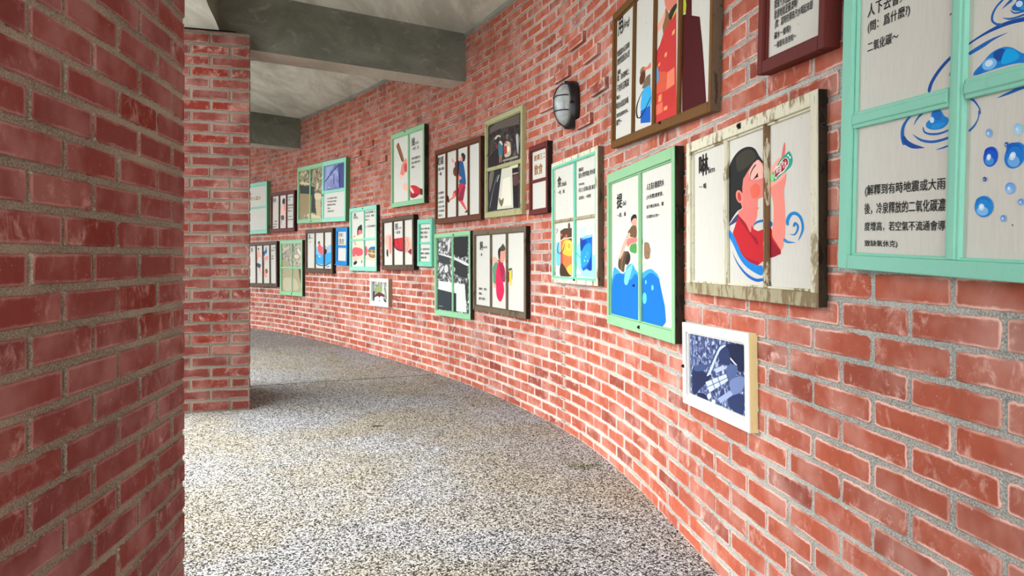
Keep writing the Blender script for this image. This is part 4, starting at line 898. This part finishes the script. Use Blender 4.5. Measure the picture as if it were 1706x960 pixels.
# --- double sash, two leaves side by side
PH_SEP = photo_mat('sepia_river_photograph', (50, 50, 36), (130, 118, 84), (206, 190, 140), 20., (.4, .52, .62))
PH_VIO = photo_mat('violet_blue_photograph', (58, 66, 120), (110, 122, 180), (160, 172, 214), 5., (.3, .5, .7))
f = Sash('window_sash', 'wide green and turquoise double window sash with sepia and blue photographs and a lettered board', (494.8, 280, 373, 575.4, 262.5, 368), GREEN, GREENSIDE, depth=.055, stile=.036, top=.048, bot=.048)
f.frame().edges(GREENSIDE); f.board()
y8 = lambda p: Q(490, 255, 8.0, p)
xm = f.vbar(537.2, .05, mat=TURQ)
f.board(PH_SEP, f.x0+.002, xm-.026, f.z0+.002, f.z1-.002, 'photograph')
for v in f.b.data.vertices: v.co.y -= .0005
f.lift = .0006
f.art([((36, 48, 44), y8([(75, 430), (190, 440), (275, 450), (270, 580), (190, 545), (75, 540)]), False), ((150, 132, 92), y8([(75, 545), (190, 545), (235, 585), (228, 810), (190, 800), (75, 860)]), False), ((44, 50, 44), y8([(235, 580), (275, 560), (280, 680), (295, 810), (228, 790)]), False), ((210, 196, 160), y8([(275, 540), (355, 550), (355, 620), (285, 620)])), ((190, 174, 136), y8([(285, 620), (355, 620), (355, 880), (300, 860)]), False), ((206, 190, 140), y8([(75, 385), (190, 400), (190, 425), (75, 410)])), ((208, 192, 150), y8([(225, 805), (355, 850), (355, 880), (225, 870)]), False)])
f.vbar(515.8, .030, mat=GREEN)
zc = f.loc(557, 318, .004)[1]
f.board(PH_VIO, xm+.030, f.x1-.002, zc+.02, f.z1-.002, 'photograph')
for v in f.b.data.vertices: v.co.y -= .0005
f.lift = .0006
f.art([((44, 54, 104), stroke(y8([(425, 370), (510, 250), (580, 170), (600, 140)]), [.7, .8, .9, .9])), ((66, 76, 132), y8([(580, 150), (664, 130), (664, 460), (600, 460), (590, 300)]), False), ((40, 50, 100), stroke(y8([(530, 280), (530, 410)]), .5)), ((40, 50, 100), stroke(y8([(605, 280), (605, 450)]), .8)), ((190, 198, 226), stroke(y8([(455, 462), (478, 458)]), .4)), ((150, 162, 206), y8([(425, 190), (540, 160), (470, 260), (425, 310)]), False)])
f.hbar(557, 318, .034, (xm+.027, f.x1), mat=TURQ)
bm = bmesh.new(); box(bm, xm+.0245, f.W/2+.001, -.002, -.0002, .001, f.bt, .0006); box(bm, xm+.0245, f.W/2+.001, -.002, -.0002, f.H-f.tp, f.H-.001, .0006); box(bm, f.W/2-f.st, f.W/2+.001, -.002, -.0002, f.bt+.0005, f.H-f.tp-.0005, .0006); from_bm('turquoise_leaf_face', bm, TURQ, f.o)
sv = f.b; f.b = [c for c in f.o.children if c.name.startswith('printed_board')][0]
f.text([('以水為利 流向', 545.3, 329.5, 332.5, 561.3), ('平和,順山坡道', 545.3, 335, 338, 560.3), ('提供地方飲食', 545.4, 340.3, 343.3, 559), ('洗衣', 545.5, 346, 349, 550.3), ('用的好泉', 545.6, 351, 354, 556)], bold=.035)
f.catch(518.3, 368.6, .008); f.catch(537.5, 325.5, .008)

# --- light green four-pane sash with a photograph
PH_SEP2 = photo_mat('sepia_shore_photograph', (70, 66, 50), (140, 130, 100), (206, 198, 170), 26., (.4, .5, .64))
f = Sash('window_sash', 'light green four-pane window sash holding a sepia photograph of stones, near the far end', (466.3, 401, 491.3, 503.3, 400, 493.5), LGREEN, SIDEWOOD, depth=.045, stile=.036, top=.044, bot=.044)
f.frame().edges(); f.board(PH_SEP2, name='photograph')
A8 = lambda p: Q(460, 395, 9.14, p)
f.art([((168, 158, 124), A8([(95, 490), (340, 490), (370, 700), (375, 850), (95, 840)]), False), ((188, 180, 150), A8([(110, 640), (200, 620), (300, 650), (330, 800), (130, 810)])), ((84, 78, 58), A8([(340, 490), (376, 490), (376, 700), (360, 640)]), False), ((208, 200, 174), A8([(275, 280), (310, 265), (345, 290), (330, 325), (290, 325)])), ((214, 208, 184), A8([(318, 200), (340, 175), (370, 230), (370, 270), (340, 240)])), ((160, 150, 116), A8([(100, 340), (160, 360), (200, 400), (180, 440), (100, 440)]))])
f.vbar(485.3, .030); f.hbar(485, 446.3, .030); f.catch(485.8, 489.5, .008)

# --- dark four-pane sash, upper far
f = Sash('window_sash', 'upper dark brown three-pane window sash near the far end, printed with a standing pale figure', (450.3, 322.6, 387, 490, 316.2, 385.6), MAROON, BLACKW, depth=.05, stile=.036, top=.044, bot=.044)
f.frame().edges(BLACKW); f.board()
B8 = lambda p: Q(412, 295, 9.6, p)
f.art([(HAIR, B8([(560, 380), (575, 345), (602, 350), (602, 420), (585, 440), (562, 420)])), ((236, 190, 172), B8([(540, 540), (560, 470), (590, 430), (602, 440), (602, 620), (550, 620)])), ((226, 130, 120), B8([(585, 440), (602, 430), (600, 540), (588, 520)])), ((70, 84, 84), B8([(540, 620), (585, 620), (585, 680), (545, 690)])), ((226, 150, 136), B8([(545, 690), (558, 690), (552, 765), (543, 765)]))])
f.text([('洗身', 454.5, 330.5, 337.5, 460), ('一 沐浴', 454.7, 368, 370.5, 461.5), ('沖涼的', 454.7, 372.8, 375, 461.3), ('動作', 454.8, 377.2, 379.5, 460.6), ('以前的', 479.3, 327.5, 330, 488.5), ('人洗', 479.3, 332, 334.5, 483.3), ('身軀攏愛', 479.4, 341, 343.5, 488.5), ('用冷泉水', 479.4, 345.8, 348, 488.3), ('洗浴', 479.5, 350.5, 353, 486), ('冷泉', 479.6, 360, 362.5, 486), ('涼涼涼', 479.6, 365, 367.3, 487.5)], bold=.04)
for px in (464.5, 476.6): f.vbar(px, .036)

# --- dark four-pane sash, lower far
f = Sash('window_sash', 'lower dark brown four-pane window sash at the far end, printed with two bathing figures', (410.5, 405.5, 477, 461.3, 401.6, 478.8), DKWOOD, BLACKW, depth=.05, stile=.034, top=.044, bot=.046)
f.frame().edges(BLACKW); f.board()
C8 = lambda p: Q(412, 395, 10.1, p)
f.art([((60, 60, 66), ell(412+188/10.1, 395+200/10.1, 1.2, 1.6)), ((236, 166, 150), C8([(165, 290), (190, 220), (215, 270), (225, 340), (200, 330), (160, 390)])), ((60, 74, 104), C8([(155, 440), (225, 460), (222, 500), (205, 525), (160, 490)])), ((236, 150, 140), C8([(205, 530), (222, 520), (218, 600), (205, 600)])), ((150, 190, 220), stroke(C8([(165, 620), (215, 640)]), .3)),
       ((44, 100, 160), C8([(266, 270), (300, 220), (318, 160), (325, 200), (330, 260), (300, 290), (290, 320)])), ((236, 150, 136), C8([(285, 360), (340, 320), (350, 350), (330, 400), (300, 390), (290, 540), (340, 660), (300, 680), (275, 560)])), ((104, 96, 84), C8([(300, 560), (325, 530), (345, 580), (325, 620)])), ((140, 170, 170), C8([(265, 430), (285, 420), (285, 470), (268, 480)]))])
f.text([('洗浴', 418, 413, 420, 421.5), ('一 冷泉', 451.6, 412, 414.5, 459), ('泡湯去', 451.8, 416.3, 418.5, 457.8), ('涼爽~', 451.9, 425.8, 428, 457), ('健康~', 451.9, 430, 432, 457)], bold=.04)
for px in (425.9, 437.1, 449): f.vbar(px, .030)

# --- turquoise title sash at the far end
f = Sash('window_sash', 'turquoise two-pane window sash with a brown story title, partly behind the brick pillar', (409.5, 307.3, 390.8, 444.5, 301.8, 388.8), TURQ, GREENSIDE, depth=.06, stile=.03, top=.05, bot=.05)
f.frame().edges(GREENSIDE); f.board()
f.text([('故事一：', 412.5, 322.5, 326.5, 423), ('冷泉VS溫水', 412.5, 328.5, 335.5, 434.5)], color=(176, 130, 78), bold=.03)
f.hbar(430, 345.8, .03)

# ------------------------------------------------------------------ bulkhead lamp
def bulkhead(px, py):
    u, q = hit(px); nn = wall.nrm(u); t = wall.tan(u); z = EYE+(HY-py)*q.y/FPX
    X = Vector((-t.x, -t.y, 0)); Y = -Vector((nn.x, nn.y, 0)); 
    o = bpy.data.objects.new('bulkhead_lamp', None); COL.objects.link(o)
    q = q+nn*.0045
    o.matrix_world = Matrix(((X.x, Y.x, 0, q.x), (X.y, Y.y, 0, q.y), (0, 0, 1, z), (0, 0, 0, 1)))
    thing(o, 'oval black bulkhead wall lamp with grey glass and wire cage on the brick wall', 'wall lamp')
    a, b = .083, .130
    def ring(k, y, n=40, p=2.5):
        return [(a*k*math.copysign(abs(math.cos(w))**(2/p), math.cos(w)), y, b*k*math.copysign(abs(math.sin(w))**(2/p), math.sin(w))) for w in [2*math.pi*i/n for i in range(n)]]
    def loft(name, rings, mat, cap=True):
        bm = bmesh.new(); R = [[bm.verts.new(v) for v in r] for r in rings]
        for r, s2 in zip(R[:-1], R[1:]):
            for i in range(len(r)): bm.faces.new([r[i], r[(i+1) % len(r)], s2[(i+1) % len(r)], s2[i]])
        if cap: bm.faces.new(R[-1]); bm.faces.new(R[0][::-1])
        bmesh.ops.recalc_face_normals(bm, faces=bm.faces[:])
        return from_bm(name, bm, mat, o, True)
    mb, nt, bb = new_mat('black_cast_metal', .35); bb.inputs['Base Color'].default_value = lin((20, 20, 22)); bb.inputs['Specular IOR Level'].default_value = .5
    mg, nt, bb = new_mat('dusty_frosted_glass', .22); n = N(nt)
    pos = n('ShaderNodeTexCoord').outputs['Object']
    n.link(n.mix(n.ramp(n.noise(pos, 18., 4.), .35, .7), lin((150, 158, 158)), lin((184, 192, 190))), bb.inputs['Base Color']); bb.inputs['Specular IOR Level'].default_value = .5
    loft('base', [ring(1.06, -.001), ring(1.08, -.008), ring(1.08, -.034), ring(1.04, -.040), ring(1.04, -.052), ring(.98, -.057)], mb)
    D = .118
    loft('glass_dome', [ring(math.cos(k*math.pi/2/9)*.93+.0001, -.052-(D-.045)*math.sin(k*math.pi/2/9), p=2.3) for k in range(9)]+[ring(.03, -.052-(D-.045))], mg)
    def wire(pts, r=.0032):
        cu = bpy.data.curves.new('wire', 'CURVE'); cu.dimensions = '3D'; cu.bevel_depth = r; cu.bevel_resolution = 2
        sp = cu.splines.new('POLY'); sp.points.add(len(pts)-1)
        for pnt, v in zip(sp.points, pts): pnt.co = (*v, 1)
        tube_mesh('cage_wire', cu, mb).parent = o
    def dome(x, z):                                  # cage surface just outside the glass
        k = min(.999, ((abs(x)/(a*.97))**2.3+(abs(z)/(b*.97))**2.3)**(1/2.3)); return -.056-(D-.043)*math.sqrt(1-k*k)
    wire([(0, dome(0, z), z) for z in [b*.96*math.sin(-math.pi/2+math.pi*i/24) for i in range(25)]])
    for zz in (b*.33, -b*.33):
        xm_ = a*.97*(1-(abs(zz)/(b*.97))**2.3)**(1/2.3)*.99
        wire([(x, dome(x, zz), zz) for x in [xm_*math.sin(-math.pi/2+math.pi*i/20) for i in range(21)]])
    for zz in (b*1.02, -b*1.02, 0):
        bm = bmesh.new(); xx = 0 if zz else a*1.03
        box(bm, xx-.007, xx+.007, -.062, -.035, zz-.008, zz+.008, .002); from_bm('clip', bm, mb, o)
bulkhead(958, 176)

# ------------------------------------------------------------------ small things on and over the paving
def twig(x, y, L, rot, r=.004):
    bm = bmesh.new(); rg = random.Random(int(x*100)); pts = [Vector((L*(i/6-.5), rg.uniform(-.004, .004), r*.9+rg.uniform(0, .0015))) for i in range(7)]
    R = []
    for i, pnt in enumerate(pts):
        rr = r*(.6+.4*math.sin(math.pi*(i+.5)/7)); R.append([bm.verts.new(pnt+Vector((0, rr*math.cos(t), rr*math.sin(t)))) for t in [k*math.pi/3 for k in range(6)]])
    for p0, p1 in zip(R[:-1], R[1:]):
        for i in range(6): bm.faces.new([p0[i], p0[(i+1) % 6], p1[(i+1) % 6], p1[i]])
    bm.faces.new(R[0][::-1]); bm.faces.new(R[-1])
    o = from_bm('twig', bm, flat((74, 62, 48), .9)); o.location = (x, y, 0); o.rotation_euler = (0, 0, rot)
    thing(o, 'short brown twig lying on the pebbled paving in mid corridor', 'twig')
def on_floor(px, py): s = py-HY; return ((px-HX)/s*EYE, FPX/s*EYE)
twig(*on_floor(628, 711), .055, .2)
def moss(px, py):
    x, y = on_floor(px, py); bm = bmesh.new(); rg = random.Random(9)
    for _ in range(260):
        rr = .07*math.sqrt(rg.random()); t = rg.random()*6.283; cx, cy = rr*math.cos(t)*1.4, rr*math.sin(t)*.8; h = rg.uniform(.002, .006); s2 = .0022
        v = [bm.verts.new((cx+s2*math.cos(q), cy+s2*math.sin(q), 0)) for q in (0, 2.1, 4.2)]; tp = bm.verts.new((cx+rg.uniform(-.002, .002), cy, h))
        for i in range(3): bm.faces.new([v[i], v[(i+1) % 3], tp])
    o = from_bm('moss', bm, flat((96, 104, 56), .9)); o.location = (x, y, 0.0005); o['kind'] = 'stuff'; o['label'] = 'thin patch of green moss on the paving near the wall'; o['category'] = 'moss'
moss(975, 778)
# black cable lying along the head of the pillar
cu = bpy.data.curves.new('cable', 'CURVE'); cu.dimensions = '3D'; cu.bevel_depth = .0065; cu.bevel_resolution = 2
pts = [A+dL*.62, A+dL*.45, A+dL*.3, A+dL*.18, A+dL*.10]; sp = cu.splines.new('NURBS'); sp.points.add(4); sp.use_endpoint_u = True; sp.order_u = 3
for pnt, v, zz in zip(sp.points, pts, (0, .004, .010, .004, -.0)): pnt.co = (v.x+.008, v.y+.014, ZPIL+.006+zz*.6, 1)
cb = tube_mesh('cable', cu, flat((16, 16, 18), .6))
thing(cb, 'black cable lying along the top of the far brick pillar under the beam', 'cable')
